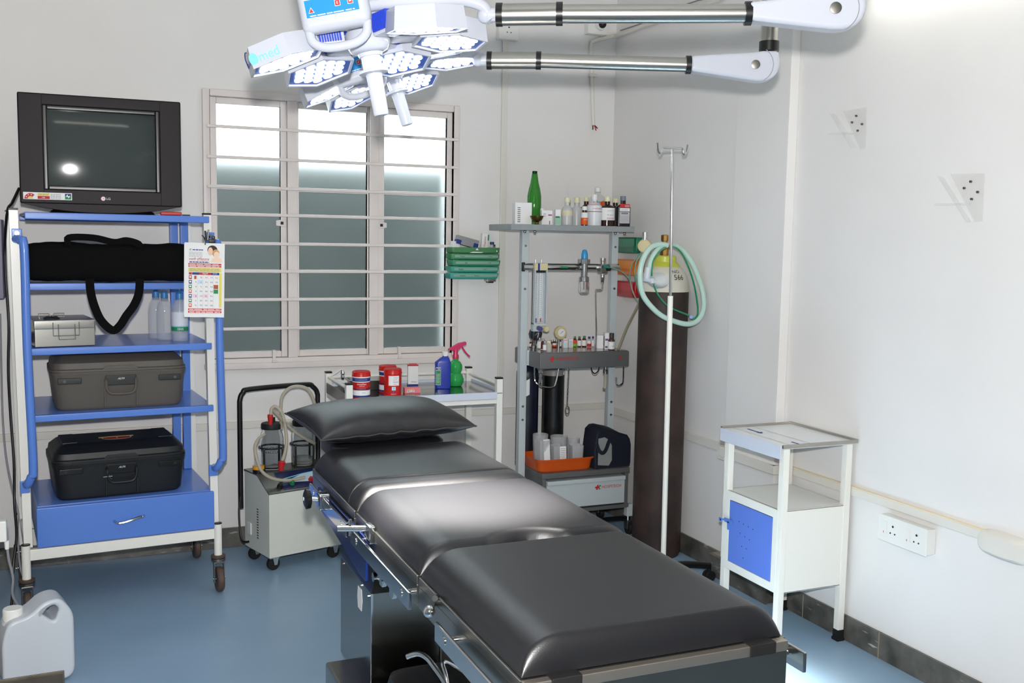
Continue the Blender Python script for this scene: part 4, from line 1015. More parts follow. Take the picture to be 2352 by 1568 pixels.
# arm board stored on the base
ab = thing('arm_support', 'black padded support with bent chrome bars stored under the table', 'support', (.95, 2.75, .119))
s = MB(); s.loft([(.119, .12, .085), (.13, .135, .1), (.2, .135, .1), (.235, .125, .09), (.246, .08, .05)], VINYL, 4, 32, Matrix.Translation((.945, 2.80, 0)))
part('pad', s, ab)
w = MB(); w.tube([(0.8053, 2.6200, 0.3880), (0.8305, 2.6000, 0.4010), (0.8494, 2.5800, 0.3948), (0.8624, 2.5500, 0.3775), (0.8776, 2.5200, 0.3529), (0.8860, 2.5000, 0.3292)], .008, CHROME, 10, 5)
w.tube([(0.8861, 2.5000, 0.3230), (0.8850, 2.5200, 0.3641), (0.8829, 2.5400, 0.3859), (0.8926, 2.5500, 0.3879), (0.9193, 2.5600, 0.3698), (0.9866, 2.6000, 0.3123), (1.0211, 2.6200, 0.2882)], .006, CHROME, 10, 4)
part('chrome_bars', w, ab)

# ---- pillow
pw = thing('pillow', 'black vinyl pillow on the head end of the operating table', 'pillow', (.99, 3.53, .846))
PMt = Matrix.Translation((.98, 3.53, .892)) @ rotz(rad(9)) @ Matrix.Rotation(rad(6), 4, 'X')
vs = []; fs = []; N = 36; K = 24
def psurf(u, v, sg):
    a = max(0, (1-abs(u)**2.6))*max(0, (1-abs(v)**2.6))
    x = u*.298*(1-.085*(1-abs(u))*0-.06*(1-v*v)*abs(u)**3); y = v*.178*(1-.06*(1-u*u)*abs(v)**3)
    w = .004*math.sin(u*22+v*5)*(abs(v)**2)*(1-abs(u))
    return (x, y, sg*(.068 if sg > 0 else .05)*a**.45 + w)
for sg in (1, -1):
    o = len(vs)
    for j in range(K+1):
        for i in range(N+1):
            uu = math.sin((i/N*2-1)*PI/2); vv = math.sin((j/K*2-1)*PI/2)
            vs.append(psurf(uu, vv, sg))
    for j in range(K):
        for i in range(N):
            a = o+j*(N+1)+i; f = (a, a+1, a+N+2, a+N+1); fs.append(f if sg > 0 else f[::-1])
part('cover', MB().add(vs, fs, VINYL, PMt), pw, sharp=70)
ed = [psurf(math.sin((i/N*2-1)*PI/2), -1, 1) for i in range(N+1)]+[psurf(1, math.sin((j/K*2-1)*PI/2), 1) for j in range(1, K+1)]+[psurf(math.sin((1-i/N*2)*PI/2), 1, 1) for i in range(1, N+1)]+[psurf(-1, math.sin((1-j/K*2)*PI/2), 1) for j in range(1, K)]
part('piping', MB().tube(ed, .003, mat('grey_thread', (60, 58, 60), .5), 6, 0, True, M=PMt), pw)

# ================================================================ anaesthesia stand
BO = thing('anaesthesia_stand', 'grey metal anaesthesia trolley with two uprights in the room corner', 'anaesthesia machine', (2.36, 4.78, 0))
GRY = mat('grey_hammer_paint', (150, 156, 158), .42, noise=.06, nscale=30)
LGR = mat('pale_grey_paint', (192, 200, 202), .4)
DGR = mat('dark_grey_paint', (112, 112, 112), .38, .3)
PY = 4.79
for x in (2.082, 2.601):
    p = MB().b2((x-.019, PY-.019, .12), (x+.019, PY+.019, 1.60), LGR, .002)
    up = part('upright', p, BO)
    s = MB()
    for z in (1.52, 1.41, 1.30, .69, .62): s.cyl((x, PY-.019, z), (x, PY-.023, z), .006, DSTEEL, seg=10)
    part('bolt', s, up)
sh = MB(); sh.b2((1.955, 4.665, 1.598), (2.655, 4.965, 1.628), GRY, .003)
for x in (2.045, 2.10, 2.56, 2.615): sh.ball((x, 4.70, 1.592), .008, STEEL)
part('top_shelf', sh, BO)
cb = MB(); cb.cyl((2.065, PY-.03, 1.413), (2.615, PY-.03, 1.413), .0185, CHROME, seg=20); cb.b2((2.06, PY-.04, 1.39), (2.072, PY-.02, 1.436), BLACK, .002)
cb.b2((2.27, PY-.052, 1.408), (2.31, PY-.047, 1.418), INKG)
part('cross_tube', cb, BO)
f = MB(); fx0, fx1 = 2.118, 2.190; FY = PY-.05
f.b2((fx0, FY-.012, 1.396), (fx1, FY+.03, 1.432), mat('ivory_plastic', (214, 204, 160), .45), .002); f.b2((fx0+.016, FY-.0125, 1.396), (fx0+.027, FY, 1.432), INKB)
f.b2((fx0, FY+.012, 1.12), (fx1, FY+.03, 1.396), LGR, .001); f.b2((fx0, FY-.012, 1.12), (fx0+.006, FY+.02, 1.396), LGR); f.b2((fx1-.006, FY-.012, 1.12), (fx1, FY+.02, 1.396), LGR); f.b2((fx0, FY-.012, 1.112), (fx1, FY+.03, 1.124), LGR)
f.b2((fx0+.006, FY+.002, 1.384), (fx1-.006, FY+.012, 1.396), INKK)
for x in (fx0+.016, fx0+.042):
    f.b2((x-.003, FY+.009, 1.135), (x+.014, FY+.0118, 1.38), PAPER)
    for k in range(22): f.b2((x-.003, FY+.0086, 1.145+k*.0105), (x+(.003 if k % 2 else .006), FY+.009, 1.1462+k*.0105), INKK)
for x in (fx0+.012, fx0+.046): f.cyl((x, FY+.01, 1.432), (x, FY+.01, 1.45), .004, CHROME, seg=8)
f.b2((fx0+.012, FY+.008, 1.128), (fx0+.024, FY+.0085, 1.15), INKB); f.b2((fx0+.042, FY+.008, 1.132), (fx0+.05, FY+.0085, 1.15), INKR)
fp = part('flowmeter', f, BO)
t = MB()
for x in (fx0+.014, fx0+.044): t.cyl((x+.006, FY+.002, 1.13), (x+.006, FY+.002, 1.384), .007, CLEARP, seg=12)
part('flow_tube', t, fp)
kb = MB(); kb.b2((fx0, FY-.006, 1.082), (fx1, FY+.03, 1.112), LGR, .003)
part('valve_block', kb, fp)
part('control_knob', MB().cyl((fx0+.028, FY-.006, 1.1), (fx0+.028, FY-.035, 1.098), .012, mat('violet_knob', (78, 74, 130), .35), seg=14), fp)
part('control_knob', MB().cyl((fx0+.056, FY-.006, 1.098), (fx0+.060, FY-.038, 1.096), .014, MATS['ivory_plastic'], seg=14), fp)
hx = 2.402; HY = PY-.055
h = MB(); h.lathe([(.022, 1.345), (.022, 1.36), (.018, 1.362), (.018, 1.43), (.029, 1.432), (.03, 1.455), (.018, 1.458)], CHROME, (hx, HY, 0), 24); h.lathe([(.027, 1.34), (.027, 1.362), (.02, 1.366)], CHROME, (hx, HY, 0), 24); h.b2((hx-.034, HY-.012, 1.434), (hx-.02, HY+.012, 1.456), CHROME, .003)
hp = part('humidifier_head', h, BO)
part('knob', MB().lathe([(.016, 1.455), (.0175, 1.46), (.0165, 1.482), (.012, 1.5), (.006, 1.505)], mat('sky_blue_knob', (58, 152, 212), .3), (hx, HY, 0), 14), hp)
part('humidifier_jar', MB().lathe([(.022, 1.342), (.028, 1.338), (.029, 1.30), (.026, 1.285), (.02, 1.277), (0, 1.276)], GLASS, (hx, HY, 0), 24), hp)
vx = 2.51
v = MB(); v.b2((vx-.02, HY-.02, 1.385), (vx+.02, HY+.025, 1.43), STEEL, .003); v.lathe([(.012, 1.43), (.012, 1.445), (.016, 1.447), (.016, 1.462)], CHROME, (vx, HY, 0), 18); v.lathe([(.012, 1.36), (.012, 1.375), (.008, 1.386)], CHROME, (vx, HY, 0), 14); v.lathe([(.009, 1.335), (.009, 1.36)], CHROME, (vx, HY, 0), 6)
v.cyl((vx+.014, HY-.01, 1.405), (vx+.03, HY-.03, 1.408), .012, BLACK, seg=12)
part('outlet_valve', v, BO)
part('chrome_pipe', MB().tube([(vx, HY, 1.34), (vx, HY, 1.312), (vx-.006, HY, 1.298), (vx-.03, HY, 1.296), (vx-.038, HY, 1.285), (vx-.034, HY, 1.18), (vx-.028, HY, 1.08), (vx-.03, HY, .98)], .0042, CHROME, 8, 5), BO)
tb = MB(); tb.b2((2.108, 4.622, .90), (2.622, 4.955, .982), DGR, .008); tb.b2((2.115, 4.632, .979), (2.615, 4.945, .9835), mat('tray_sheet', (150, 144, 140), .2, .9), .001)
tb.cyl((2.565, 4.622, .948), (2.565, 4.616, .948), .007, INKR, seg=14)
tp = part('work_tray', tb, BO)
def logo(mb, M, w):
    s = w/.125
    for q in ([(-.056, -.004), (-.034, -.004), (-.034, .004), (-.056, .004)], [(-.049, -.011), (-.041, -.011), (-.041, .011), (-.049, .011)]): mb.poly([((x+.25*y)*s, y*s) for x, y in q], INKR, M, .0006 if q[0][1] == -.004 else .0008)
    mb.poly([((x+.25*y)*s, y*s) for x, y in [(-.038, .003), (-.030, .003), (-.030, .009), (-.038, .009)]], INKG, M, .001); mb.poly([((x+.25*y)*s, y*s) for x, y in [(-.037, -.010), (-.029, -.010), (-.029, -.004), (-.037, -.004)]], INKG, M, .001)
    mb.text('HOSPITECH', INKR, M @ Matrix.Translation((.024*s, 0, 0)), w=.095*s, lift=.0006)
lg = MB(); logo(lg, frame((2.232, 4.6215, .952)), .155); part('lettering', lg, tp)
br = MB(); br.b2((2.095, 4.76, .905), (2.112, 4.80, .985), LGR, .003); part('tray_bracket', br, BO)
pi = MB(); pi.tube([(2.122, 4.72, .90), (2.124, 4.72, .84), (2.135, 4.71, .815), (2.17, 4.70, .80), (2.215, 4.69, .80), (2.232, 4.69, .83), (2.245, 4.69, .90)], .0042, CHROME, 8, 5)
pi.lathe([(.006, .82), (.006, .845), (.010, .847), (.010, .868), (.006, .87), (.006, .90)], CHROME, (2.155, 4.715, 0), 12); pi.cyl((2.27, 4.68, .90), (2.266, 4.67, .862), .006, CHROME)
part('gas_pipework', pi, BO)
part('hook', MB().tube([(2.62, 4.68, .90), (2.62, 4.68, .815), (2.612, 4.68, .798), (2.595, 4.68, .792), (2.582, 4.68, .80), (2.578, 4.68, .835)], .0045, CHROME, 8, 4), BO)
part('cable_loop', MB().tube([(2.435, 4.70, .90), (2.445, 4.70, .87), (2.462, 4.70, .858), (2.48, 4.70, .872), (2.488, 4.70, .90)], .003, BLACK, 6, 4), BO)
ho = MB(); ho.lathe([(.013, .855), (.015, .858), (.015, .875), (.012, .877), (.014, .90)], CHROME, (2.525, 4.70, 0), 16); ho.tube([(2.525, 4.70, .86), (2.524, 4.70, .82), (2.52, 4.695, .79), (2.512, 4.69, .775)], .009, HOSE, 10, 4)
part('gas_outlet', ho, BO)
ch = MB()
for k in range(17):
    c = Vector((2.297-.001*k*.3, 4.68, .885-k*.0115)); N = 10
    ax = (1, 0) if k % 2 == 0 else (0, 1)
    ch.tube([(c.x+.004*math.cos(2*PI*i/N)*ax[0], c.y+.004*math.cos(2*PI*i/N)*ax[1], c.z+.008*math.sin(2*PI*i/N)) for i in range(N)], .0016, STEEL, 5, 0, True)
N = 16; ch.tube([(2.295+.011*math.cos(2*PI*i/N), 4.68, .675+.02*math.sin(2*PI*i/N)) for i in range(N)], .003, STEEL, 6, 0, True)
part('chain', ch, BO)
def dial(x, z, m, fm, label):
    d = MB(); y = 4.83; n = 20
    d.prism([((.034 if k % 2 else .036)*math.cos(2*PI*k/n), (.034 if k % 2 else .036)*math.sin(2*PI*k/n)) for k in range(n)], .02, m, frame((x, y, z)), .002)
    p = part('gauge', d, BO, label)
    M = frame((x+.002, y-.0205, z))
    g = MB(); g.lathe([(.021, 0), (.021, .002), (.0, .002)], fm, (0, 0, 0), 24, None, M)
    g.poly([(-.014, -.010), (.008, .006), (.012, .010), (.006, .008)], INKK if fm is PAPER else PAPER, M, .003)
    for k in range(9):
        a = rad(-120+k*30); g.poly([(.0165*math.sin(a), .0165*math.cos(a)), (.019*math.sin(a), .019*math.cos(a)), (.019*math.sin(a+.07), .019*math.cos(a+.07))], GREYI, M, .003)
    part('dial', g, p)
    part('gauge_stem', MB().cyl((x, y+.01, z-.03), (x, y+.01, .982), .008, CHROME), p)
dial(2.168, 1.062, mat('navy_gauge', (26, 32, 54), .35), mat('navy_dial', (40, 48, 66), .3), 'navy rimmed gauge')
dial(2.312, 1.066, mat('ivory_gauge', (206, 192, 148), .4), PAPER, 'ivory rimmed gauge')
part('pressure_line', MB().tube([(2.135, 4.76, 1.09), (2.138, 4.78, 1.04), (2.136, 4.80, .985)], .004, CHROME, 6, 3).tube([(2.172, 4.79, 1.07), (2.163, 4.79, 1.03), (2.158, 4.80, .985)], .004, CHROME, 6, 3), BO)
bs = MB(); bs.b2((2.122, 4.60, .338), (2.632, 4.96, .366), DGR, .004); bs.b2((2.128, 4.605, .165), (2.148, 4.95, .338), DGR, .003); bs.b2((2.606, 4.605, .165), (2.626, 4.95, .338), DGR, .003); bs.b2((2.128, 4.93, .165), (2.626, 4.95, .338), DGR, .003); bs.b2((2.12, 4.60, .15), (2.63, 4.955, .17), DGR, .003)
part('base_cabinet', bs, BO)
dr = MB(); dr.b2((2.15, 4.602, .178), (2.604, 4.90, .325), LGR, .003); dr.b2((2.15, 4.592, .303), (2.604, 4.61, .325), LGR, .004)
dp = part('drawer', dr, BO)
lg = MB(); logo(lg, frame((2.495, 4.6015, .273)), .15); part('lettering', lg, dp)
for x in (2.10, 2.64):
    for y in (4.62, 4.95):
        l = MB(); l.b2((x-.018, y-.018, .10), (x+.018, y+.018, .165), LGR, .003); l.cyl((x, y, .075), (x, y, .1), .014, CHROME)
        lp = part('foot', l, BO)
        part('caster', MB().b2((x-.016, y-.02, .03), (x+.016, y+.02, .078), DSTEEL, .006).lathe([(.01, -.012), (.03, -.012), (.033, 0), (.03, .012), (.01, .012)], RUBBER, (x, y-.012, .0335), 20, (1, 0, 0)), lp)
fb = MB(); fb.b2((2.11, 4.612, .08), (2.63, 4.632, .1), BLACK, .003)
part('foot_bar', fb, BO)
part('foot_bar', MB().b2((2.11, 4.94, .08), (2.63, 4.96, .1), BLACK, .003), BO)

# ---- gas cylinders behind
NAVYP = mat('navy_cylinder_paint', (24, 30, 56), .4, rgb2=(14, 16, 26), nscale=9)
BLKC = mat('black_cylinder_paint', (14, 14, 16), .3, rgb2=(30, 30, 32), nscale=14)
for x, m, m2, lab in ((2.172, NAVYP, NAVYP, 'slim navy gas cylinder nearest the left upright of the grey trolley'), (2.325, BLKC, mat('shoulder_grey', (140, 136, 134), .4), 'slim black gas cylinder with grey shoulder behind the orange tray')):
    t = thing('gas_cylinder', lab, 'gas cylinder', (x, 4.92, .3665), 0, 'small gas cylinders on the grey trolley')
    part('body', MB().lathe([(.052, .367), (.06, .372), (.06, .828)], m, (x, 4.92, 0), 28), t)
    part('shoulder', MB().lathe([(.06, .828), (.059, .85), (.05, .872), (.028, .885), (.02, .897)], m2, (x, 4.92, 0), 28), t)
    if m is NAVYP:
        lb = MB(Matrix.Translation((x, 4.92, 0)))
        aa = [rad(-165+k*9) for k in range(8)]; lb.add([(.0606*math.cos(a), .0606*math.sin(a), zz+.006*math.sin(k*2.1)) for k, a in enumerate(aa) for zz in (.73, .815)], [(2*k, 2*k+2, 2*k+3, 2*k+1) for k in range(7)], PAPER); part('paper_label', lb, t)

# ---- things on the top shelf
ZS = 1.6285
def flask(name, label, cat, x, y, z, h, rx, ry, bm_, cm, cr, chh, n=2., sh=.74, nr=None, lab=(), rz=0., group=None, txt=(), neckh=.02, seg=24):
    t = thing(name, label, cat, (x, y, z), 0, group)
    nr = nr or cr*.85; T = Matrix.Translation((x, y, z)) @ rotz(rz)
    b = MB(T); hb = h-chh; s = hb-neckh
    b.loft([(0, rx*.93, ry*.93), (h*.015, rx, ry), (s*sh, rx, ry), (s*(sh+(1-sh)*.5), rx*.86, ry*.88), (s, nr*1.15, nr*1.15), (s+.002, nr, nr), (hb, nr, nr)], bm_, n, seg)
    part('body', b, t)
    c = MB(T); c.lathe([(cr, hb-.002), (cr*1.02, hb), (cr, h-.001), (cr*.8, h)], cm, (0, 0, 0), 16)
    part('cap', c, t)
    if lab or txt:
        l = MB(T)
        for q in lab: l.loft([(q[0]*h, rx+.0006, ry+.0006), (q[1]*h, rx+.0006, ry+.0006)], q[2], n, seg, None, False)
        for s_, m, zz, w in txt:
            l.text(s_, m, frame((0, -ry, zz*h)), w=w, bend=rx+.001 if n == 2 else None, lift=.0012)
        part('label', l, t)
    return t
TG = 'bottles on the top shelf of the grey trolley'
G = mat('green_bottle_glass', (58, 150, 50), .04, alpha=.62)
t = thing('green_glass_bottle', 'tall empty green glass bottle at the back of the top shelf', 'bottle', (2.165, 4.86, ZS))
part('body', MB().lathe([(.022, 0), (.03, .004), (.034, .03), (.0365, .10), (.0365, .15), (.03, .185), (.022, .215), (.0145, .262), (.0125, .262), (.02, .215), (.028, .184), (.034, .15), (.034, .10), (.031, .03), (.0, .012)], G, (2.165, 4.86, ZS), 28, caps=False), t)
part('lip', MB().lathe([(.0135, .252), (.0145, .255), (.0145, .262), (.0125, .264), (.0135, .268), (.0135, .276), (.011, .277), (.011, .25)], mat('dark_green_glass', (20, 84, 40), .08, trans=.5, ior=1.2), (2.165, 4.86, ZS), 20), t)
carton('card_box', 'large white carton at the left end of the top shelf', 'carton', (2.06, 4.775, ZS), (.085, .095, .108), rad(-14), [('f', 'n', (-.03, .01, -.015, .09), INKK, 8, 3), ('t', 'q', (-.03, -.04, .035, .02), INKK)])
bw = MB(); bw.lathe([(.014, 0), (.012, .004), (.004, .006), (.004, .01), (.012, .014), (.026, .022), (.036, .042), (.035, .043), (.024, .024), (.0, .016)], mat('old_brass', (124, 104, 56), .32, 1.), (2.105, 4.69, ZS), 28, caps=False)
solo('brass_bowl', bw, 'small brass bowl on a foot in front of the white carton', 'bowl')
carton('card_box', 'small white carton with a magenta panel beside the brass bowl', 'carton', (2.178, 4.735, ZS), (.056, .03, .072), rad(-10), [('f', 'q', (.006, .046, .026, .052), mat('magenta_ink', (180, 40, 130), .5)), ('f', 'n', (-.02, .04, -.006, .06), GREYI, 3, 4), ('f', 'q', (.012, .002, .017, .02), MATS['magenta_ink'])])
flask('squeeze_bottle', 'white squeeze bottle with bent spout behind the magenta-panelled carton', 'bottle', 2.185, 4.80, ZS, .085, .015, .015, WPLAS, WPLAS, .011, .02, group=TG)
carton('card_box', 'narrow white and green carton right of the magenta-panelled carton', 'carton', (2.235, 4.725, ZS), (.028, .028, .078), rad(-6), [('f', 'q', (-.014, .002, .014, .042), mat('pale_green_ink', (150, 200, 176), .5)), ('f', 'q', (-.014, .036, .008, .044), INKG)])
t = flask('wash_bottle', 'cloudy plastic wash bottle with tall thin nozzle on the top shelf', 'bottle', 2.298, 4.74, ZS, .142, .0295, .0295, CLOUDY, CRCAP, .014, .022, group=TG)
part('nozzle', MB().cyl((2.298, 4.74, ZS+.142), (2.301, 4.74, ZS+.215), .0028, MILKY, .001, 8), t)
part('tape', MB().loft([(.048, .0302, .0302), (.074, .0302, .0302)], mat('masking_tape', (216, 206, 178), .6), 2, 24, Matrix.Translation((2.298, 4.74, ZS)), False), t)
flask('plastic_bottle', 'yellow-capped bottle with navy and red label at the back of shelf', 'bottle', 2.36, 4.86, ZS, .135, .024, .024, BLKP, mat('yellow_cap', (214, 196, 40), .4), .0135, .016, lab=((.1, .3, PAPER), (.3, .36, INKR), (.36, .6, INKB)), group=TG)
flask('plastic_bottle', 'translucent bottle with a pale cap behind the small orange-labelled bottle', 'bottle', 2.398, 4.83, ZS, .148, .034, .034, CLOUDY, CRCAP, .0155, .026, group=TG)
flask('medicine_bottle', 'small white-capped bottle with an orange label at the shelf front', 'bottle', 2.378, 4.70, ZS, .098, .0175, .0175, BROWNG, WPLAS, .014, .018, lab=((.04, .4, INKO), (.4, .68, PAPER)), txt=(('IODINE', PAPER, .3, .02),), neckh=.012, sh=.85, group=TG)
flask('plastic_bottle', 'white plastic bottle with red lettering reading fresh on the top shelf', 'bottle', 2.452, 4.735, ZS, .162, .0385, .0385, mat('white_hdpe', (222, 226, 232), .35), WPLAS, .0165, .024, lab=((.44, .46, INKR), (.66, .675, INKO)), txt=(('in fresh', INKK, .76, .05), ('mouth wash', INKR, .55, .05)), sh=.86, group=TG)
flask('amber_bottle', 'dark bottle with cream cap mostly hidden behind the white plastic bottle', 'bottle', 2.468, 4.86, ZS, .152, .034, .034, BROWNG, CRCAP, .0145, .02, group=TG)
flask('amber_bottle', 'big dark brown bottle with white label and cream cap on shelf', 'bottle', 2.528, 4.735, ZS, .152, .0395, .0395, BROWNG, CRCAP, .0165, .022, lab=((.2, .62, PAPER),), txt=(('Povidone', GREYI, .38, .036), ('IODINE', INKR, .26, .04), ('surgical scrub', GREYI, .52, .04)), sh=.88, group=TG)
t = thing('clear_jar', 'large round clear bottle with white cap at the back of the shelf', 'bottle', (2.553, 4.895, ZS), 0, TG)
part('body', MB().lathe([(.04, 0), (.05, .006), (.05, .12), (.047, .14), (.036, .16), (.018, .172), (.0155, .176), (.0155, .188)], CLEARP, (2.553, 4.895, ZS), 28), t)
part('cap', MB().lathe([(.0165, .184), (.017, .188), (.0165, .206), (.01, .21)], WPLAS, (2.553, 4.895, ZS), 18), t)
lb = MB(); M = Matrix.Translation((2.553, 4.895, ZS)) @ rotz(rad(10)) @ frame((0, -.0503, .115)); lb.poly([(.02*math.cos(k*PI/10), .02*math.sin(k*PI/10)) for k in range(20)], INKO, M); part('label', lb, t)
flask('amber_bottle', 'brown bottle with cream cap between the big brown bottle and black bottle', 'bottle', 2.616, 4.81, ZS, .148, .028, .03, BROWNG, CRCAP, .0155, .02, group=TG)
flask('flat_bottle', 'black flat-sided bottle with grey cap at the right end of shelf', 'bottle', 2.612, 4.72, ZS, .158, .037, .03, mat('black_hdpe', (20, 18, 20), .3), GREYCAP, .015, .022, n=5, sh=.86, rz=rad(-16), lab=(), txt=(), group=TG)
fb_ = COL.objects['flat_bottle']
lb = MB(Matrix.Translation((2.612, 4.72, ZS)) @ rotz(rad(-16))); M = frame((.004, -.0302, 0))
lb.quad(-.026, .016, .026, .075, mat('label_grey', (190, 190, 194), .5), M); lb.quad(-.026, .078, .026, .095, PAPER, M); lb.quad(-.026, .098, .026, .116, INKR, M); lb.quad(-.018, .064, .016, .071, INKK, M, .0009); lb.text('QUARTASEPT', PAPER, M @ Matrix.Translation((-.001, .0675, .0008)), w=.03)
lb.lines(-.022, .022, .022, .058, 6, GREYI, M, .0009, .3, 21); lb.lines(-.02, .081, .02, .093, 2, GREYI, M, .0009, .3, 22); lb.lines(0, .1, .024, .114, 3, PAPER, M, .0009, .3, 23)
part('label', lb, fb_)

# ---- vials on the work tray
ZT = .984
VG = 'vials on the work tray'
SILV = mat('silver_crimp', (190, 190, 192), .3, 1.); GRC = mat('green_crimp', (70, 130, 96), .4); BLC = mat('dark_blue_crimp', (40, 44, 130), .4)
def vial(px_, r, h, bm_, cm, lab, label, txt=None):
    x, y, _ = px_
    flask('vial', label, 'vial', x, y, ZT, h, r, r, bm_, cm, r*.62, h*.16, lab=lab, neckh=h*.06, sh=.8, group=VG, seg=16)
AMB = mat('amber_glass', (92, 36, 22), .06, alpha=.9)
VIO = mat('violet_ink', (110, 70, 130), .5)
vial((2.1764, 4.8955, 0.9840), .008, .036, AMB, SILV, ((.1, .55, PAPER),), 'tiny brown vial at the far left end of the work tray')
vial((2.1746, 4.8517, 0.9840), .0105, .047, CLEARP, SILV, ((.1, .6, PAPER),), 'clear silver-capped vial second from left on the work tray')
vial((2.2174, 4.9079, 0.9840), .0105, .056, CLEARP, SILV, ((.1, .45, PAPER),), 'tall clear silver-capped vial in front of the navy gauge')
vial((2.1863, 4.8052, 0.9840), .0125, .060, CLEARP, SILV, ((.1, .65, PAPER),), 'tall clear vial left of the reddish brown vial at the tray edge')
vial((2.1779, 4.7431, 0.9840), .0115, .060, AMB, SILV, ((.05, .1, PAPER),), 'tall reddish brown vial at the front left of work tray')
vial((2.1621, 4.6843, 0.9840), .011, .056, CLEARP, SILV, ((.06, .14, VIO), (.14, .6, PAPER)), 'silver-capped vial with a violet-edged label at the tray front')
vial((2.1744, 4.6606, 0.9840), .0145, .058, mat('frosted_vial', (226, 224, 212), .35, trans=.5, ior=1.2), CRCAP, (), 'wide frosted vial nearest the tray front')
vial((2.2712, 4.8500, 0.9840), .010, .040, AMB, SILV, (), 'short brown vial half behind the frosted vial')
vial((2.3000, 4.8652, 0.9840), .012, .041, AMB, SILV, ((.12, .3, INKO), (.3, .55, PAPER)), 'short brown vial with orange and white label')
vial((2.3253, 4.8590, 0.9840), .0125, .051, AMB, SILV, ((.12, .6, PAPER),), 'brown vial with white label beside the small white cartons')
carton('card_box', 'small white carton with pink and teal print on work tray', 'carton', (2.3420, 4.8215, 0.9840), (.023, .02, .051), rad(-5), [('f', 'n', (-.009, .004, .009, .032), INKC, 5, 31), ('f', 'q', (-.009, .038, .009, .045), mat('pale_pink_ink', (230, 180, 196), .5))])
carton('card_box', 'small plain white carton right of the pink-printed carton', 'carton', (2.3755, 4.8244, 0.9840), (.023, .02, .046), rad(-5), [('f', 'n', (-.009, .004, .009, .04), GREYI, 7, 33)])
vial((2.4183, 4.8588, 0.9840), .0105, .056, AMB, GRC, ((.03, .3, mat('lime_label', (120, 190, 60), .5)), (.3, .66, mat('vermilion_label', (222, 76, 40), .5))), 'green-capped vial with a lime and orange label')
vial((2.4427, 4.8528, 0.9840), .0105, .056, AMB, GRC, ((.1, .62, PAPER),), 'green-capped brown vial with white label, middle of three')
vial((2.4683, 4.8466, 0.9840), .0125, .058, AMB, GRC, ((.1, .62, PAPER),), 'green-capped brown vial with white label, rightmost of three')
vial((2.4848, 4.8199, 0.9840), .0105, .057, CLEARP, BLC, ((.05, .35, INKR), (.35, .6, PAPER)), 'blue-capped clear vial with red label')
vial((2.5150, 4.8352, 0.9840), .0085, .056, CLEARP, BLC, ((.1, .6, PAPER),), 'blue-capped clear vial left of the white cartons')
carton('card_box', 'white carton at the right of the work tray, the shorter one', 'carton', (2.5199, 4.7666, 0.9840), (.034, .06, .070), rad(-24), [('l', 'n', (-.026, .01, .026, .06), GREYI, 8, 35)])
carton('card_box', 'taller white carton with violet mark behind the dark bottle', 'carton', (2.5487, 4.7374, 0.9840), (.034, .06, .085), rad(-18), [('l', 'n', (-.02, .02, .02, .07), GREYI, 6, 36), ('f', 'q', (-.015, .045, .0, .055), VIO), ('f', 'q', (-.015, .006, -.002, .016), VIO)])
flask('medicine_bottle', 'small dark brown bottle with white label at tray right end', 'bottle', (2.5407, 4.6740, 0.9840)[0], (2.5407, 4.6740, 0.9840)[1], ZT, .088, .0175, .0175, mat('taupe_glass', (70, 56, 52), .25), mat('taupe_cap', (66, 56, 54), .45), .013, .022, lab=((.05, .5, PAPER),), txt=(('K-tone', VIO, .24, .02),), neckh=.006, sh=.84)

# ---- orange tray, tubs, navy bag
OR_ = mat('orange_plastic', (206, 84, 22), .35)
ox, oy = 2.272, 4.735
ob = MB(Matrix.Translation((ox, oy, .3665)))
ob.loft([(0, .148, .1), (.004, .152, .104), (.056, .16, .112), (.058, .168, .12), (.066, .169, .121), (.067, .165, .117), (.06, .158, .11), (.008, .148, .1), (.007, .0, .0)], OR_, 7, 40)
solo('plastic_tray', ob, 'orange plastic tray on the grey trolley base holding clear tubs', 'tray')
TUB = mat('tub_plastic', (214, 216, 218), .2, alpha=.34)
def tub(x, y, r, h, rz, sq, label):
    t = thing('plastic_tub', label, 'tub', (x, y, .374), 0, 'clear tubs in the orange tray')
    n = 6 if sq else 2
    part('body', MB(Matrix.Translation((x, y, .3745)) @ rotz(rz)).loft([(0, r*.86, r*.86), (h, r, r), (h, r*.95, r*.95), (.003, r*.82, r*.82), (.003, 0, 0)], TUB, n, 24), t)
    return t
tub(2.195, 4.79, .042, .16, 0, False, 'round clear tub at the back left of the orange tray')
tub(2.30, 4.785, .047, .145, 0, False, 'round clear tub at the back middle of the orange tray')
tub(2.165, 4.70, .035, .15, rad(12), True, 'square clear tub with white label at front left of the tray')
tub(2.25, 4.70, .038, .115, rad(4), True, 'square clear tub in the front middle of the orange tray')
tub(2.362, 4.70, .034, .11, rad(-6), True, 'square clear tub at the front right of the orange tray')
tub(2.385, 4.785, .037, .13, 0, False, 'round clear tub at the back right of the orange tray')
cd_ = MB(Matrix.Translation((2.178, 4.655, .385)) @ Matrix.Rotation(rad(-8), 4, 'X')).b2((-.018, 0, .02), (.016, .002, .145), PAPER, .0005)
solo('paper_card', cd_, 'white packet standing at the front left of the orange tray', 'packet')
cd_ = MB(Matrix.Translation((2.268, 4.652, .385)) @ Matrix.Rotation(rad(-5), 4, 'X')).b2((-.02, 0, .02), (.016, .002, .105), PAPER, .0005); cd_.lines(-.017, .035, .012, .1, 7, GREYI, frame((0, 0, 0)), .0008, .3, 41)
solo('paper_card', cd_, 'white printed packet standing at the middle of the orange tray', 'packet')
nb = thing('zip_bag', 'navy cloth carry bag with clear side lying on the trolley base', 'bag', (2.53, 4.70, .367))
NM = Matrix.Translation((2.552, 4.70, .367)) @ rotz(rad(4))
b = MB(NM)
for_secs = []
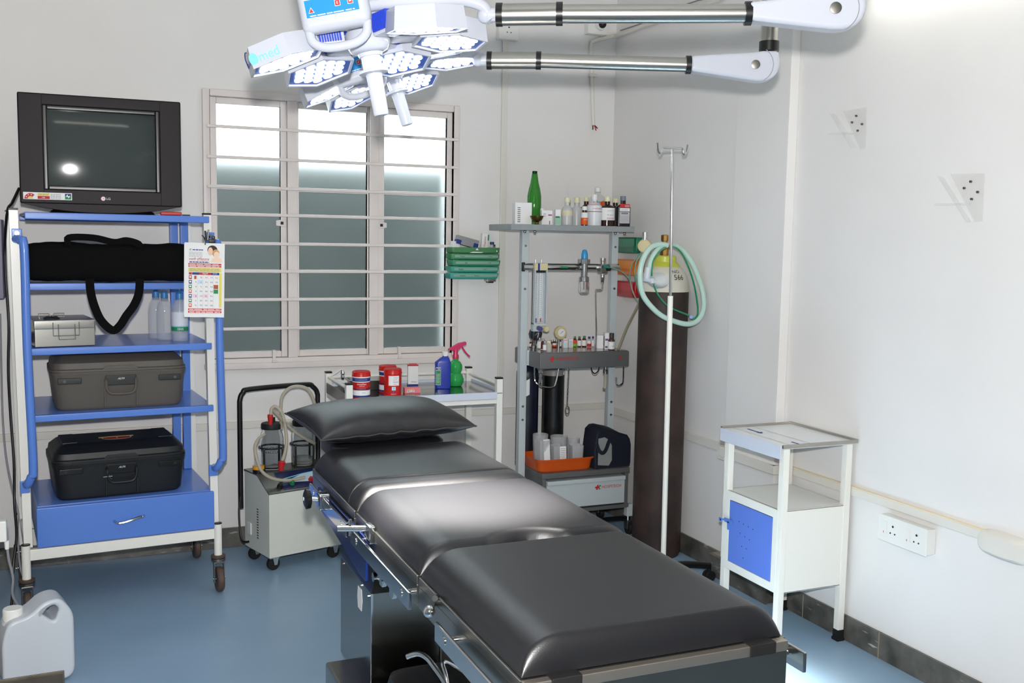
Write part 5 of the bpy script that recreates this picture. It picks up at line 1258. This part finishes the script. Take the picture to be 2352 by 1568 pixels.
vs = []; fs = []; pr = [(-.125, .0), (-.13, .10), (-.118, .19), (-.095, .215), (.0, .195), (.075, .16), (.092, .14), (.1, .11), (.1, .02), (.095, .0)]
n = len(pr)
for k, (yy, sc_) in enumerate(((-.075, .93), (-.065, 1.), (0, 1.03), (.048, 1.), (.055, .93))):
    for q in pr: vs.append((q[0]*sc_, yy, max(0, q[1]*sc_+.006*math.sin(q[0]*50+yy*30)*(1 if q[1] > .05 else 0))))
for k in range(4):
    for i in range(n):
        j = (i+1) % n; fs.append((k*n+i, k*n+j, (k+1)*n+j, (k+1)*n+i))
fs.append(tuple(range(n))[::-1]); fs.append(tuple(4*n+i for i in range(n)))
b.add(vs, fs, NAVY); part('body', b, nb, sharp=60)
wn = MB(NM); wn.poly([(-.098, .02), (-.03, .012), (-.012, .04), (-.015, .12), (-.035, .15), (-.06, .165), (-.098, .16)], mat('cloudy_film', (150, 152, 150), .25, spec=.8), frame((-.012, -.0765, 0))); part('clear_window', wn, nb, 'cloudy plastic window')
part('strap', ribbon([NM @ Vector(p) for p in ((-.12, -.078, .13), (-.11, -.084, .10), (-.09, -.088, .085), (-.07, -.088, .1), (-.05, -.083, .14), (-.03, -.076, .165))], .02, .003, NAVY), nb)

# ---- packets on the right wall beside the upright
def wall_packet(c, label, m, dm):
    t = thing('wall_pouch', label, 'pouch', (XR, 4.83, c), 0, 'coloured pouches on the right wall')
    part('pocket', MB().loft([(-.042, .026, .125), (-.03, .03, .132), (.03, .03, .132), (.042, .024, .125)], m, 8, 32, Matrix.Translation((XR-.031, 4.832, c))), t)
    f = MB(); f.poly([(-.12, .035), (.12, .035), (.12, .0), (.10, -.008), (-.02, -.008), (-.06, -.002), (-.08, .02)], dm, frame((XR-.0615, 4.832, c), '-x'), .0015); f.b2((XR-.064, 4.715, c-.004), (XR-.0605, 4.85, c+.004), dm, .001); f.b2((XR-.064, 4.845, c-.004), (XR-.0605, 4.875, c+.03), dm, .001)
    part('flap', f, t)
wall_packet(1.531, 'green plastic pouch on right wall, top of the three', mat('green_pvc', (16, 112, 80), .22, coat=.4), mat('green_pvc_light', (34, 140, 104), .2, coat=.4))
wall_packet(1.413, 'orange plastic pouch on right wall between green and red ones', mat('orange_pvc', (222, 116, 16), .22, coat=.4), mat('orange_pvc_light', (240, 146, 40), .2, coat=.4))
wall_packet(1.295, 'red plastic pouch on right wall, bottom of the three', mat('red_pvc', (172, 16, 24), .22, coat=.4), mat('red_pvc_light', (196, 34, 44), .2, coat=.4))

# ---- green trays on the back wall and what stands in the top one
GT = (mat('green_tray_a', (74, 132, 84), .35), mat('green_tray_b', (66, 138, 92), .35), mat('green_tray_c', (58, 140, 104), .35), mat('green_tray_d', (62, 152, 132), .35), mat('green_tray_e', (64, 160, 146), .35))
for k, (pos, mm) in enumerate(zip(('top', 'second from top', 'middle', 'fourth from top', 'bottom'), GT)):
    z0 = 1.475-k*.0333; dx = (.0, -.002, .004, -.004, -.006)[k]
    t = thing('wall_tray', ('pale scuffed green tray on the back wall, topmost of the stack', 'green labelled wall tray, second from the top of the stack', 'green labelled wall tray, third of the stack of five', 'blue-green wall tray, second from the bottom of the stack', 'blue-green wall tray, lowest of the stack')[k], 'tray', (1.895+dx, 5.04, z0), 0, 'green trays on the back wall')
    b = MB(Matrix.Translation((1.895+dx, 5.038, z0)))
    b.loft([(0, .13, .044), (.006, .135, .05), (.028, .139, .052), (.031, .138, .051), (.031, .133, .046), (.008, .128, .042), (.008, 0, 0)], mm, 9, 36)
    part('body', b, t)
    l = MB(Matrix.Translation((1.895+dx, 4.986, z0)))
    M = frame((0, 0, .017))
    if k: 
        l.b2((-.118, -.002, .011), (.125, .001, .025), mat('tray_strip', (130, 170, 150), .4), .001)
        for x, s_ in (((-.075, 'Forceps'), (.08, 'Clamps')), ((-.06, 'Silk'), (.07, 'Vicryl')), ((-.08, 'Blades'), (.05, 'Catgut')), ((-.07, 'Needles'), (.01, 'Drains')))[k-1]: l.text(s_, INKK, M @ Matrix.Translation((x, 0, .0025)), h=.007)
    else:
        l.poly([(-.04, -.014), (.03, -.014), (.04, -.010), (-.02, -.008)], PAPER, M, .002); l.poly([(-.005, .0), (.012, .0), (.008, .008), (0, .009)], PAPER, M, .002); l.poly([(.112, -.008), (.118, -.008), (.118, 0), (.112, 0)], PAPER, M, .002)
    part('label_strip', l, t)
zt = 1.4845
bx = MB(Matrix.Translation((1.852, 5.03, zt+.03)) @ Matrix.Rotation(rad(14), 4, 'Y')); bx.b2((-.06, -.02, -.002), (.06, .02, .042), mat('silver_card', (150, 150, 152), .35, .5), .001); bx.b2((-.0605, -.0205, -.0025), (-.036, .0205, .02), INKB); bx.b2((.034, -.0205, -.0025), (.0605, .0205, .024), INKB)
solo('suture_box', bx, 'tilted grey and navy box in the topmost green tray', 'box')
bx = MB(Matrix.Translation((1.792, 5.035, zt)) @ Matrix.Rotation(rad(5), 4, 'Y')); bx.b2((-.02, -.015, 0), (.02, .015, .052), PAPER, .001)
solo('card_box', bx, 'white carton at the left end of the topmost green tray', 'carton')
flask('medicine_bottle', 'white plastic bottle behind the tilted box in the green tray', 'bottle', 1.925, 5.05, zt, .062, .015, .015, WPLAS, WPLAS, .012, .014, neckh=.004, sh=.9)
bx = MB(Matrix.Translation((1.957, 5.045, zt)) @ Matrix.Rotation(rad(3), 4, 'Y')); bx.b2((-.016, -.012, 0), (.016, .012, .096), PAPER, .001); bx.text('Thermo', INKR, frame((0, -.0125, .052)) @ Matrix.Rotation(PI/2, 4, 'Z'), w=.055); bx.b2((.016, -.01, .06), (.024, .012, .09), INKG)
solo('medicine_carton', bx, 'upright white carton with red lettering in the topmost green tray', 'carton')
flask('vial', 'blue-capped clear vial at the right end of the green tray', 'vial', 2.0, 5.03, zt, .052, .016, .016, CLEARP, BLC, .011, .012, neckh=.006)
flask('vial', 'black-capped small vial at the very end of the green tray', 'vial', 2.022, 5.055, zt, .038, .008, .008, CLEARP, BLACK, .007, .012, neckh=.004)
solo('wall_bracket', MB().b2((1.98, 5.04, 1.325), (2.03, 5.09, 1.3415), STEEL, .002).b2((1.99, 5.05, 1.318), (2.02, 5.088, 1.326), BLACK, .001), 'small steel bracket under the lowest green tray', 'bracket')

# ================================================================ oxygen cylinder, circuit, drip stand
cx, cy = 2.612, 4.285
RUST = mat('rusty_brown_paint', (64, 48, 42), .55, rgb2=(42, 34, 32), nscale=7, bump=.3, bscale=60)
IV_ = mat('ivory_cylinder_paint', (214, 210, 196), .5, noise=.06, nscale=10)
oc = thing('oxygen_cylinder', 'tall rusty brown oxygen cylinder with white shoulder in the corner', 'gas cylinder', (cx, cy, 0))
R_ = .121
part('body', MB().lathe([(R_-.008, 0), (R_, .02), (R_, 1.315)], RUST, (cx, cy, 0), 48), oc)
s = MB(); s.lathe([(R_+.0004, 1.312), (R_*.995, 1.33), (R_*.965, 1.36), (R_*.90, 1.39), (R_*.78, 1.415), (R_*.58, 1.437)], IV_, (cx, cy, 0), 48)
M = Matrix.Translation((cx, cy, 0)) @ rotz(rad(-8))
for tx, zz, w, a in (('NO.', 1.408, .042, 4), ('566', 1.383, .052, 8)):
    T = Matrix.Translation((cx, cy, zz)) @ rotz(rad(-3+a)) @ frame((0, -R_*(.83 if zz > 1.40 else .93), 0)) @ Matrix.Rotation(rad(-36 if zz > 1.4 else -20), 4, 'X')
    s.text(tx, INKK, T @ Matrix.Translation((.0, 0, .004)), w=w, bend=R_*.85)
part('shoulder', s, oc)
part('neck_ring', MB().lathe([(R_*.64, 1.430), (R_*.60, 1.44), (R_*.46, 1.456), (R_*.45, 1.48), (R_*.40, 1.486), (.02, 1.486)], mat('yellow_green_enamel', (194, 198, 74), .35), (cx, cy, 0), 36), oc)
BRASS = mat('brass', (170, 130, 74), .3, 1.)
v = MB(); v.lathe([(.02, 1.484), (.022, 1.49), (.022, 1.53), (.013, 1.532), (.013, 1.555), (.0185, 1.557), (.0185, 1.583), (.015, 1.586)], BRASS, (cx-.005, cy, 0), 8); v.cyl((cx-.005, cy, 1.527), (cx-.075, cy-.03, 1.53), .014, mat('old_bronze', (104, 88, 66), .35, 1.)); v.b2((cx+.005, cy-.02, 1.515), (cx+.03, cy+.02, 1.54), BRASS, .004)
vp = part('valve', v, oc)
g = MB(); M = Matrix.Translation((cx-.145, cy-.05, 1.53)) @ rotz(rad(-40)); g.lathe([(.032, 0), (.032, .022), (.028, .026), (.0, .027)], MATS['ivory_gauge'], (0, .012, 0), 24, (0, -1, 0), M); g.lathe([(.025, 0), (.0, .001)], MATS['ivory_gauge'], (0, -.016, 0), 24, (0, -1, 0), M); g.lathe([(.012, 0), (.012, .05)], CHROME, (cx-.145, cy-.05, 1.545), 12)
g.cyl((cx-.07, cy-.03, 1.53), (cx-.15, cy-.055, 1.535), .012, CHROME); g.lathe([(.009, 1.42), (.011, 1.425), (.011, 1.48), (.007, 1.485), (.007, 1.53)], CHROME, (cx-.105, cy-.05, 0), 10)
part('regulator', g, oc)
MINT = mat('mint_tube', (196, 226, 214), .25, alpha=.86)
GRN = mat('green_tube', (20, 140, 92), .25, trans=.2)
ci = thing('breathing_circuit', 'coiled pale green breathing tube with mask hung over the brown cylinder', 'breathing tube', (cx, 4.1, 1.15))
def P(l): return l
loop1 = [(2.4983, 4.0800, 1.5364), (2.4399, 4.0800, 1.5376), (2.3887, 4.0700, 1.5111), (2.3587, 4.0700, 1.4511), (2.3519, 4.0700, 1.3812), (2.3680, 4.0700, 1.3112), (2.4115, 4.0700, 1.2565), (2.4738, 4.0700, 1.2092), (2.5456, 4.0700, 1.1817), (2.6177, 4.0700, 1.1682), (2.6725, 4.0700, 1.1859), (2.7083, 4.0800, 1.2406), (2.7163, 4.1000, 1.3077), (2.6955, 4.1100, 1.3798), (2.6626, 4.1200, 1.4516), (2.6134, 4.1300, 1.5127), (2.5631, 4.1200, 1.5368)]
part('wide_tube', MB().tube(loop1, .0125, MINT, 12, 6), ci)
loop2 = [(2.4927, 4.0900, 1.5342), (2.4499, 4.0800, 1.5177), (2.4151, 4.0700, 1.4814), (2.4005, 4.0700, 1.4374), (2.3950, 4.0700, 1.3973)]
part('wide_tube', MB().tube(loop2, .0125, MINT, 12, 6), ci)
part('tube_connector', MB().cyl((2.3908, 4.0650, 1.4335), (2.3834, 4.0650, 1.3815), .015, MILKY).cyl((2.3656, 4.0620, 1.3816), (2.4260, 4.0620, 1.3676), .0105, MILKY).cyl((2.4091, 4.0620, 1.3856), (2.4123, 4.0620, 1.3616), .012, MILKY), ci)
MSK = mat('mask_plastic', (226, 230, 232), .2, alpha=.6)
mk = MB(); T = Matrix.Translation((2.4671, 4.1000, 1.3740)) @ Matrix.Rotation(rad(-60), 4, 'Z') @ Matrix.Rotation(rad(96), 4, 'X')
mk.loft([(0, .052, .036), (.012, .05, .034), (.03, .038, .026), (.044, .018, .016), (.05, .011, .011)], MSK, 2.4, 24, T)
mk.b2((-.006, -.001, .012), (.006, .001, .03), INKC, 0, T @ Matrix.Translation((0, -.033, 0)))
part('face_mask', mk, ci)
gt = [(2.4077, 4.0600, 1.3937), (2.4079, 4.0600, 1.4517), (2.4252, 4.0600, 1.4858), (2.4717, 4.0700, 1.5221), (2.5390, 4.1000, 1.5306), (2.5890, 4.1100, 1.5066), (2.6208, 4.1000, 1.4519), (2.6513, 4.0900, 1.3703), (2.6736, 4.0850, 1.2778), (2.6755, 4.0800, 1.2120), (2.6443, 4.0750, 1.1859)]
part('thin_tube', MB().tube(gt, .0042, GRN, 8, 6), ci)
part('thin_tube', MB().tube([(2.4183, 4.0600, 1.3556), (2.4456, 4.0600, 1.3053), (2.4916, 4.0600, 1.2605), (2.5389, 4.0550, 1.2359), (2.6104, 4.0500, 1.2109)], .0038, GRN, 8, 5), ci)
part('tube_end', MB().lathe([(.008, 0), (.009, .006), (.006, .012)], mat('pale_blue_plastic', (150, 180, 230), .3), (2.6179, 4.0500, 1.2027), 8, (.4, -1, .2)), ci)
ol = thing('oxygen_tubing', 'thin looped pale green oxygen tubing from the chrome valve', 'tubing', (2.6, 4.6, 1.25))
THIN = mat('thin_green_tube', (130, 172, 150), .3, trans=.2)
part('tubing', MB().tube([(2.5108, 4.7000, 1.4185), (2.5465, 4.6800, 1.4103), (2.5595, 4.6000, 1.3905), (2.5400, 4.5000, 1.3590), (2.5310, 4.4500, 1.3044), (2.5428, 4.4200, 1.2581), (2.5432, 4.4000, 1.2767), (2.5120, 4.3800, 1.3469), (2.4890, 4.3600, 1.4012), (2.4856, 4.3400, 1.4549), (2.5031, 4.3300, 1.4870), (2.5208, 4.3200, 1.5086)], .003, THIN, 6, 6), ol)
part('tubing', MB().tube([(2.5400, 4.5000, 1.3590), (2.5309, 4.4700, 1.4257), (2.5480, 4.4500, 1.4699), (2.5597, 4.4200, 1.4966), (2.5307, 4.4000, 1.4279), (2.5228, 4.4000, 1.3675), (2.5397, 4.4000, 1.3070), (2.5489, 4.3800, 1.2778)], .003, THIN, 6, 6), ol)
part('connector', MB().cyl((2.5032, 4.7050, 1.4183), (2.5206, 4.6800, 1.4169), .008, mat('teal_plastic', (40, 130, 120), .35)), ol)
dh = thing('gas_hose', 'stiff beige hose slanting from the cylinder to the work tray', 'hose', (2.64, 4.6, .99))
part('hose', MB().tube([(2.5695, 4.4000, 1.3069), (2.5851, 4.5000, 1.2130), (2.5890, 4.6000, 1.1065), (2.5792, 4.6600, 0.9983), (2.578, 4.67, .9885)], .0068, mat('khaki_hose', (158, 148, 120), .4), 10, 5), dh)

iv = thing('drip_stand', 'white drip stand with chrome hook top in front of the cylinder', 'drip stand', (2.357, 3.8, 0))
ix, iy = 2.3535, 3.80
part('lower_pole', MB().cyl((ix+.004, iy, .09), (ix-.0035, iy, 1.318), .0118, CREAM, seg=18), iv)
part('upper_pole', MB().cyl((ix-.0035, iy, 1.30), (ix-.0165, iy, 1.952), .006, CHROME, seg=14), iv)
hk = MB(); X = Vector((math.cos(rad(12)), -math.sin(rad(12)), 0)); c = Vector((ix-.0165, iy, 1.95))
hk.tube([c-X*.068+Vector((0, 0, .022)), c-X*.062+Vector((0, 0, -.014)), c-X*.052+Vector((0, 0, -.02)), c-X*.044+Vector((0, 0, .0)), c-X*.03+Vector((0, 0, .002)), c+X*.03+Vector((0, 0, .002)), c+X*.044+Vector((0, 0, .0)), c+X*.052+Vector((0, 0, -.022)), c+X*.062+Vector((0, 0, -.016)), c+X*.068+Vector((0, 0, .018))], .0045, CHROME, 8, 5)
part('hook_bar', hk, iv)
b = MB(); b.lathe([(.022, .085), (.024, .09), (.024, .13), (.014, .135)], BLACK, (ix+.004, iy, 0), 18)
part('hub', b, iv)
for k in range(5):
    a = rad(6+72*k); e = Vector((ix+.27*math.cos(a), iy+.27*math.sin(a), .072))
    l = MB(); l.tube([(ix+.004, iy, .105), ((ix+e.x)/2, (iy+e.y)/2, .097), e], lambda t: .019-.004*t, BLACK, 10, 4)
    lp = part('leg', l, iv)
    w = MB(); w.cyl((e.x, e.y, .04), (e.x, e.y, .08), .010, BLACK)
    for d in (-1, 1): w.lathe([(.006, -.008), (.024, -.008), (.026, 0), (.024, .008), (.006, .008)], RUBBER, (e.x+d*.011*math.sin(a), e.y-d*.011*math.cos(a), .0262), 18, (math.sin(a), -math.cos(a), 0))
    part('caster', w, lp)

# ================================================================ bedside cabinet
bc = thing('bedside_cabinet', 'cream steel bedside cabinet with blue door against the right wall', 'cabinet', (2.56, 3.235, 0))
bx0, bx1, by0, by1 = 2.40, 2.725, 3.045, 3.425
LZ = .785
for x in (bx0, bx1-.0):
    for y in (by0, by1):
        sx = .014
        p = MB(); p.b2((x-sx+(.014 if x == bx0 else -.014), y-sx+(.014 if y == by0 else -.014), .03), (x+sx+(.014 if x == bx0 else -.014), y+sx+(.014 if y == by0 else -.014), LZ), CREAM, .002)
        lp = part('leg', p, bc)
        xx, yy = x+(.014 if x == bx0 else -.014), y+(.014 if y == by0 else -.014)
        part('rubber_foot', MB().b2((xx-.018, yy-.018, 0), (xx+.018, yy+.018, .012), RUBBER, .002).b2((xx-.0155, yy-.0155, .01), (xx+.0155, yy+.0155, .045), RUBBER, .002), lp)
top = MB(); top.b2((bx0-.014, by0-.012, .788), (bx1+.012, by1+.012, .798), mat('film_white', (228, 231, 233), .3, coat=.3), .002)
rim = mat('rim_steel', (178, 174, 166), .35, 1.)
for a, b in (((bx0-.016, by1+.002, .796), (bx1+.014, by1+.014, .807)), ((bx1+.004, by0-.012, .796), (bx1+.016, by1+.012, .807)), ((bx0-.016, by0-.014, .79), (bx1+.014, by0-.004, .805))): top.b2(a, b, rim, .003)
M = frame((0, 0, .7985), 'z')
for x in (bx0+.035, bx0+.13): top.quad(x, by0, x+.0022, by1, INKB if False else GREYI, M)
top.poly([(bx0+.075, by1-.04), (bx0+.083, by1-.04), (bx0+.083, by1-.115), (bx0+.096, by1-.115), (bx0+.079, by1-.14), (bx0+.064, by1-.115), (bx0+.075, by1-.115)], INKB, M, .0009)
top.quad(bx0+.075, by0+.0, bx0+.083, by0+.06, INKB, M, .0009)
tt = part('top', top, bc)
part('front_apron', MB().b2((bx0-.017, by0+.0, .748), (bx0-.013, by1+.012, .80), FILM, .001), bc, 'lavender filmed front apron')
bd = MB(); bz0, bz1 = .225, .548
bd.b2((bx0+.004, by0+.004, bz1-.006), (bx1-.004, by1-.004, bz1), CREAM, .002); bd.b2((bx0+.004, by0+.004, bz0), (bx1-.004, by0+.010, bz1), CREAM, .002); bd.b2((bx0+.004, by1-.010, bz0), (bx1-.004, by1-.004, bz1), CREAM, .002); bd.b2((bx1-.010, by0+.004, bz0), (bx1-.004, by1-.004, bz1), CREAM, .002); bd.b2((bx0+.004, by0+.004, bz0), (bx1-.004, by1-.004, bz0+.006), CREAM, .002)
bd.b2((bx0-.0012, by0+.02, bz1-.034), (bx0+.012, by1-.02, bz1), CREAM, .002); bd.b2((bx0-.0012, by0+.02, bz0), (bx0+.012, by1-.02, bz0+.034), CREAM, .002); bd.b2((bx0-.001, by0+.02, bz0+.03), (bx0+.011, by0+.05, bz1-.03), CREAM, .002); bd.b2((bx0-.001, by1-.05, bz0+.03), (bx0+.011, by1-.02, bz1-.03), CREAM, .002)
part('body', bd, bc)
dd = MB(); dd.b2((bx0-.002, by0+.052, bz0+.036), (bx0+.004, by1-.052, bz1-.036), mat('door_blue', (96, 128, 216), .35), .002)
M = frame((bx0-.002, (by0+by1)/2, (bz0+bz1)/2), '-x')
for a, b in ((-.07, .055), (-.04, .052), (-.008, .05), (.022, .048), (-.06, .01), (-.028, .004), (.002, 0), (-.046, -.04), (-.016, -.042), (-.034, -.085)): dd.poly([(a+.0026*math.cos(k*PI/4), b+.0026*math.sin(k*PI/4)) for k in range(8)], INKK, M, .0005)
dp = part('door', dd, bc)
lt = MB(); L_ = frame((bx0-.004, by1-.06, .425), '-x'); lt.prism([(-.035, -.007), (.014, -.008), (.016, .008), (-.008, .01), (-.035, .009)], .004, BLUE, L_, .001); lt.prism([(-.012, -.035), (-.002, -.035), (0, 0), (-.014, 0)], .004, BLUE, L_, .001); lt.cyl((0, 0, 0), (0, 0, .02), .004, BLUE, M=L_ @ Matrix.Translation((-.036, .001, 0)))
lt.b2((-.05, -.006, .014), (-.03, .008, .02), BLUE, .002, L_)
part('latch', lt, dp)

# ================================================================ surgical lights
LED = mat('led_glow', (255, 255, 255), .4, emit=14., emit_rgb=(250, 252, 255))
LPANEL = mat('led_panel_blue', (40, 78, 150), .35)
HSINK = mat('heat_sink_blue', (44, 72, 200), .4)
LWH = mat('lamp_white', (190, 194, 205), .28, coat=.2)
DOTY = mat('panel_led_yellow', (255, 240, 150), .4, emit=3.)
PBLUE = mat('panel_blue', (40, 140, 220), .3)
def surgical_light(label, ctr, tilt, spin, focus, sleeve, tube_end, pivot, post, yoke, elbow, d, power, lettering, panel_at, spread):
    t = thing('surgical_light', label, 'surgical light', (post[0], post[1], H))
    LM = Matrix.Translation(ctr) @ rotz(rad(-22.9)) @ Matrix.Rotation(rad(-tilt), 4, 'Y')
    h = MB(LM); h.lathe([(.03, -.012), (.045, -.006), (.055, .01), (.055, .035), (.04, .055), (.0, .06)], LWH, (0, 0, 0), 36)
    hub = part('hub', h, t)
    hd = MB(LM); hd.lathe([(.028, -.02), (.031, -.012), (.026, -.004)], LWH, (0, 0, 0), 24); hd.lathe([(.0, -.165), (.0165, -.164), (.0185, -.16), (.020, -.07), (.021, -.062), (.036, -.060), (.037, -.054), (.023, -.050), (.024, -.02)], LWH, (0, 0, 0), 28)
    part('handle', hd, t)
    RH = .1
    def hexa(r, k0=.5): return [(r*math.cos((k+k0)*PI/3), r*math.sin((k+k0)*PI/3)) for k in range(6)]
    for i, a in enumerate((198, 138, 78, 18, -42)):
        PMx = LM @ rotz(rad(a+spin)) @ Matrix.Translation((.205, 0, -.012)) @ Matrix.Rotation(rad(10), 4, 'Y')
        b = MB(PMx); lo, hi = hexa(RH), hexa(RH*.93)
        li = hexa(RH*.93)
        vs = [(p[0], p[1], 0) for p in lo]+[(p[0], p[1], .052) for p in hi]+[(p[0], p[1], 0) for p in li]+[(p[0], p[1], .006) for p in li]
        fs = [(k, (k+1) % 6, 6+(k+1) % 6, 6+k) for k in range(6)]+[tuple(range(6, 12))]
        fs += [(k, 12+k, 12+(k+1) % 6, (k+1) % 6) for k in range(6)]+[(12+k, 18+k, 18+(k+1) % 6, 12+(k+1) % 6) for k in range(6)]
        b.add(vs, fs, LWH)
        if lettering and i == 0:
            ap = RH*.965*math.cos(PI/6)
            def face(ang): return rotz(rad(ang)) @ Matrix.Translation((ap, 0, .026)) @ Matrix.Rotation(rad(7), 4, 'Y') @ frame((0, 0, 0), '+x')
            b.text('med', INKC, face(60) @ Matrix.Translation((.0, -.005, .0035)), w=.052)
            b.text('Techn', INKB, face(0) @ Matrix.Translation((.002, -.008, .001)), w=.07)
            b.loft([(0, .011, .015), (.001, .011, .015)], INKC, 2, 20, face(60) @ Matrix.Translation((-.041, -.005, .003)))
            b.tube([(-.036, -.006, .002), (-.02, .014, .002), (.02, .02, .002), (.04, .016, .002)], .0014, INKB, 5, 4, M=face(0))
        pt = part('light_head', b, t)
        pn = MB(PMx); pn.add([(p[0], p[1], .005) for p in li], [(5, 4, 3, 2, 1, 0)], LPANEL)
        part('led_panel', pn, pt)
        ld = MB(PMx); s = .0305
        for q in range(-2, 3):
            for r in range(-2, 3):
                if abs(q+r) <= 2:
                    x = s*(q+r/2)*1.0; y = s*r*.866
                    x, y = y, x
                    ld.lathe([(.0122, -.0045), (.0115, -.006), (.0, -.0065)], LED, (x, y, .0085), 12)
        part('led_lenses', ld, pt)
        k = MB(LM @ rotz(rad(a+spin))); k.b2((.06, -.035, .012), (.125, .035, .05), LWH, .006)
        for n in range(9): k.b2((.07+n*.0062, -.04, .05), (.0735+n*.0062, .04, .062), HSINK, 0)
        k.b2((.068, -.038, .044), (.128, .038, .052), HSINK, .002)
        for n in range(9): k.b2((.07+n*.0062, -.042, .02), (.0735+n*.0062, -.034, .05), HSINK, 0); k.b2((.07+n*.0062, .034, .02), (.0735+n*.0062, .042, .05), HSINK, 0)
        part('heat_sink', k, t, 'blue ribbed heat sink')
        o = PMx @ Vector((0, 0, -.012)); lo_ = lamp_light('surgical_spot', 'SPOT', o, power, (1., .95, .86), .05, Vector(focus), angle=spread, blend=1.)
        lo_.parent = None
    CPM = LM @ Matrix.Translation(panel_at)
    c = MB(CPM); c.box((0, 0, 0), (.165, .055, .19), LWH, .022, None, 4)
    cp = part('control_box', c, t)
    part('guard_handle', MB(CPM).tube([(-.068, -.005, -.085), (-.062, -.01, -.115), (-.03, -.012, -.132), (.03, -.012, -.132), (.062, -.01, -.115), (.07, -.005, -.085)], .011, LWH, 10, 5), cp)
    f = MB(CPM); M = frame((0, -.0277, 0)); f.quad(-.064, -.062, .060, .07, mat('panel_pale_grey', (214, 220, 232), .3), M, .0006); f.quad(-.064, -.062, .060, -.022, PBLUE, M, .001)
    for x in (-.051, .046): f.quad(x-.008, -.014, x+.008, .002, PBLUE, M, .0012); f.lathe([(.0045, 0), (.0045, .0004)], PAPER, (x, -.006, .0013), 12, None, M)
    for k in range(9): f.lathe([(.0016, 0), (.0014, .001)], DOTY if k < 5 else GREYI, (-.034+k*.0085, -.006, .0012), 8, None, M)
    f.poly([(-.058, -.052), (-.044, -.052), (-.051, -.039)], PAPER, M, .0013); f.poly([(-.0565, -.0512), (-.0455, -.0512), (-.051, -.041)], INKR, M, .0016)
    for x, s_ in ((.012, 'E'), (.042, 'M')): f.quad(x-.0065, -.046, x+.0065, -.032, PAPER, M, .0013); f.quad(x-.0055, -.045, x+.0055, -.033, INKR, M, .0016); f.text(s_, PAPER, M @ Matrix.Translation((x, -.039, .0012)), h=.006)
    f.lines(-.056, -.060, .05, -.057, 1, PAPER, M, .0014, .8, 51)
    f.lines(-.05, .01, .045, .06, 4, GREYI, M, .0012, .25, 52)
    part('panel', f, cp)
    part('yoke', MB().tube(yoke, .0145, LWH, 12, 6), t)
    sl0, sl1 = Vector(sleeve[0]), Vector(sleeve[1]); te = Vector(tube_end); dr = (te-sl0).normalized()
    ar = MB(); ar.cyl(sl0, sl1, .0265, STEEL, seg=28); ar.cyl(sl1, te, .0225, STEEL, seg=28)
    a = part('arm_tube', ar, t)
    for p, r in ((sl0, .0285), (sl1, .0285), (te, .0285)): part('arm_ring', MB().cyl(p-dr*.008, p+dr*.008, r, BLACK, seg=28), a)
    s = MB(); s.cyl(sl0-dr*.03, sl0-dr*.006, .018, LWH); s.ball(sl0-dr*.035, .02, LWH)
    part('ball_joint', s, t)
    # sculpted elbow cover, local X along the arm, Y up
    xa = Vector((dr.x, dr.y, 0)).normalized(); za = Vector((0, 0, 1)); ya = xa.cross(za)
    EM = Matrix((xa, za, ya)).transposed().to_4x4(); EM.translation = pivot
    k = d/2330
    e = MB(EM); e.prism([((q[0])*k, (q[1])*k) for q in elbow], .062, LWH, Matrix.Translation((0, 0, -.031)), .012, 4)
    ep = part('elbow_cover', e, t)
    part('pivot_cap', MB(EM).lathe([(.014, .029), (.014, .034), (.009, .035), (.0, .035)], DSTEEL, (0, 0, 0), 20), ep)
    N = 20; part('cover_seam', MB(EM).tube([(.055*math.cos(rad(-62+i*118/N)), .055*math.sin(rad(-62+i*118/N)), .0312) for i in range(N+1)], .0012, GREYI, 5), ep)
    v = MB(); v.cyl((post[0], post[1], post[2]+.03), (post[0], post[1], H-.02), .026, STEEL, seg=28); part('drop_tube', v, t)
    part('collar', MB().cyl((post[0], post[1], post[2]), (post[0], post[1], post[2]+.03), .031, BLACK, seg=28), t)
    part('ceiling_flange', MB().lathe([(.09, 0), (.09, -.02), (.03, -.04)], LWH, (post[0], post[1], H), 28), t)
    return t
surgical_light('ceiling surgical light nearer the camera, its control panel at the top of the picture', (0.6603, 2.4989, 2.0118), 11, 0, (.96, 2.58, .83),
    ((0.9580, 2.3828, 2.1005), (1.0901, 2.3163, 2.1029)), (1.4984, 2.1114, 2.1050), (1.6805, 2.0244, 2.1124), (1.7301, 2.0092, 2.1656),
    [(0.6268, 2.4129, 2.0936), (0.6847, 2.4225, 2.1065), (0.8004, 2.4082, 2.1226), (0.8736, 2.3997, 2.1285), (0.9162, 2.3915, 2.1188), (0.9351, 2.3920, 2.0958), (0.9408, 2.3884, 2.0852)],
    [(-194, 15), (-150, 20), (-20, 38), (10, 60), (55, 62), (68, 40), (72, 0), (62, -25), (42, -42), (10, -47), (-25, -44), (-190, -26)], 2.45, 420, True, (-.05, -.115, .125), 33)
surgical_light('smaller looking ceiling surgical light behind and below the near one', (0.9148, 3.1825, 2.0635), 18, 0, (1.85, 2.9, 0),
    ((1.2012, 3.0671, 2.1141), (1.3431, 3.0019, 2.1158)), (1.7719, 2.8035, 2.1075), (1.9617, 2.7232, 2.1069), (2.0071, 2.7092, 2.1541),
    [(0.8411, 3.1100, 2.1133), (0.9184, 3.0993, 2.1142), (1.0307, 3.0963, 2.1219), (1.1107, 3.0855, 2.1323), (1.1584, 3.0873, 2.1339), (1.1810, 3.0763, 2.1206), (1.1857, 3.0727, 2.1056)],
    [(-147, 19), (-100, 23), (0, 29), (15, 32), (52, 32), (57, 0), (50, -20), (35, -33), (12, -37), (-20, -33), (-147, -15)], 3.2, 380, False, (-.087, -.115, .078), 28)
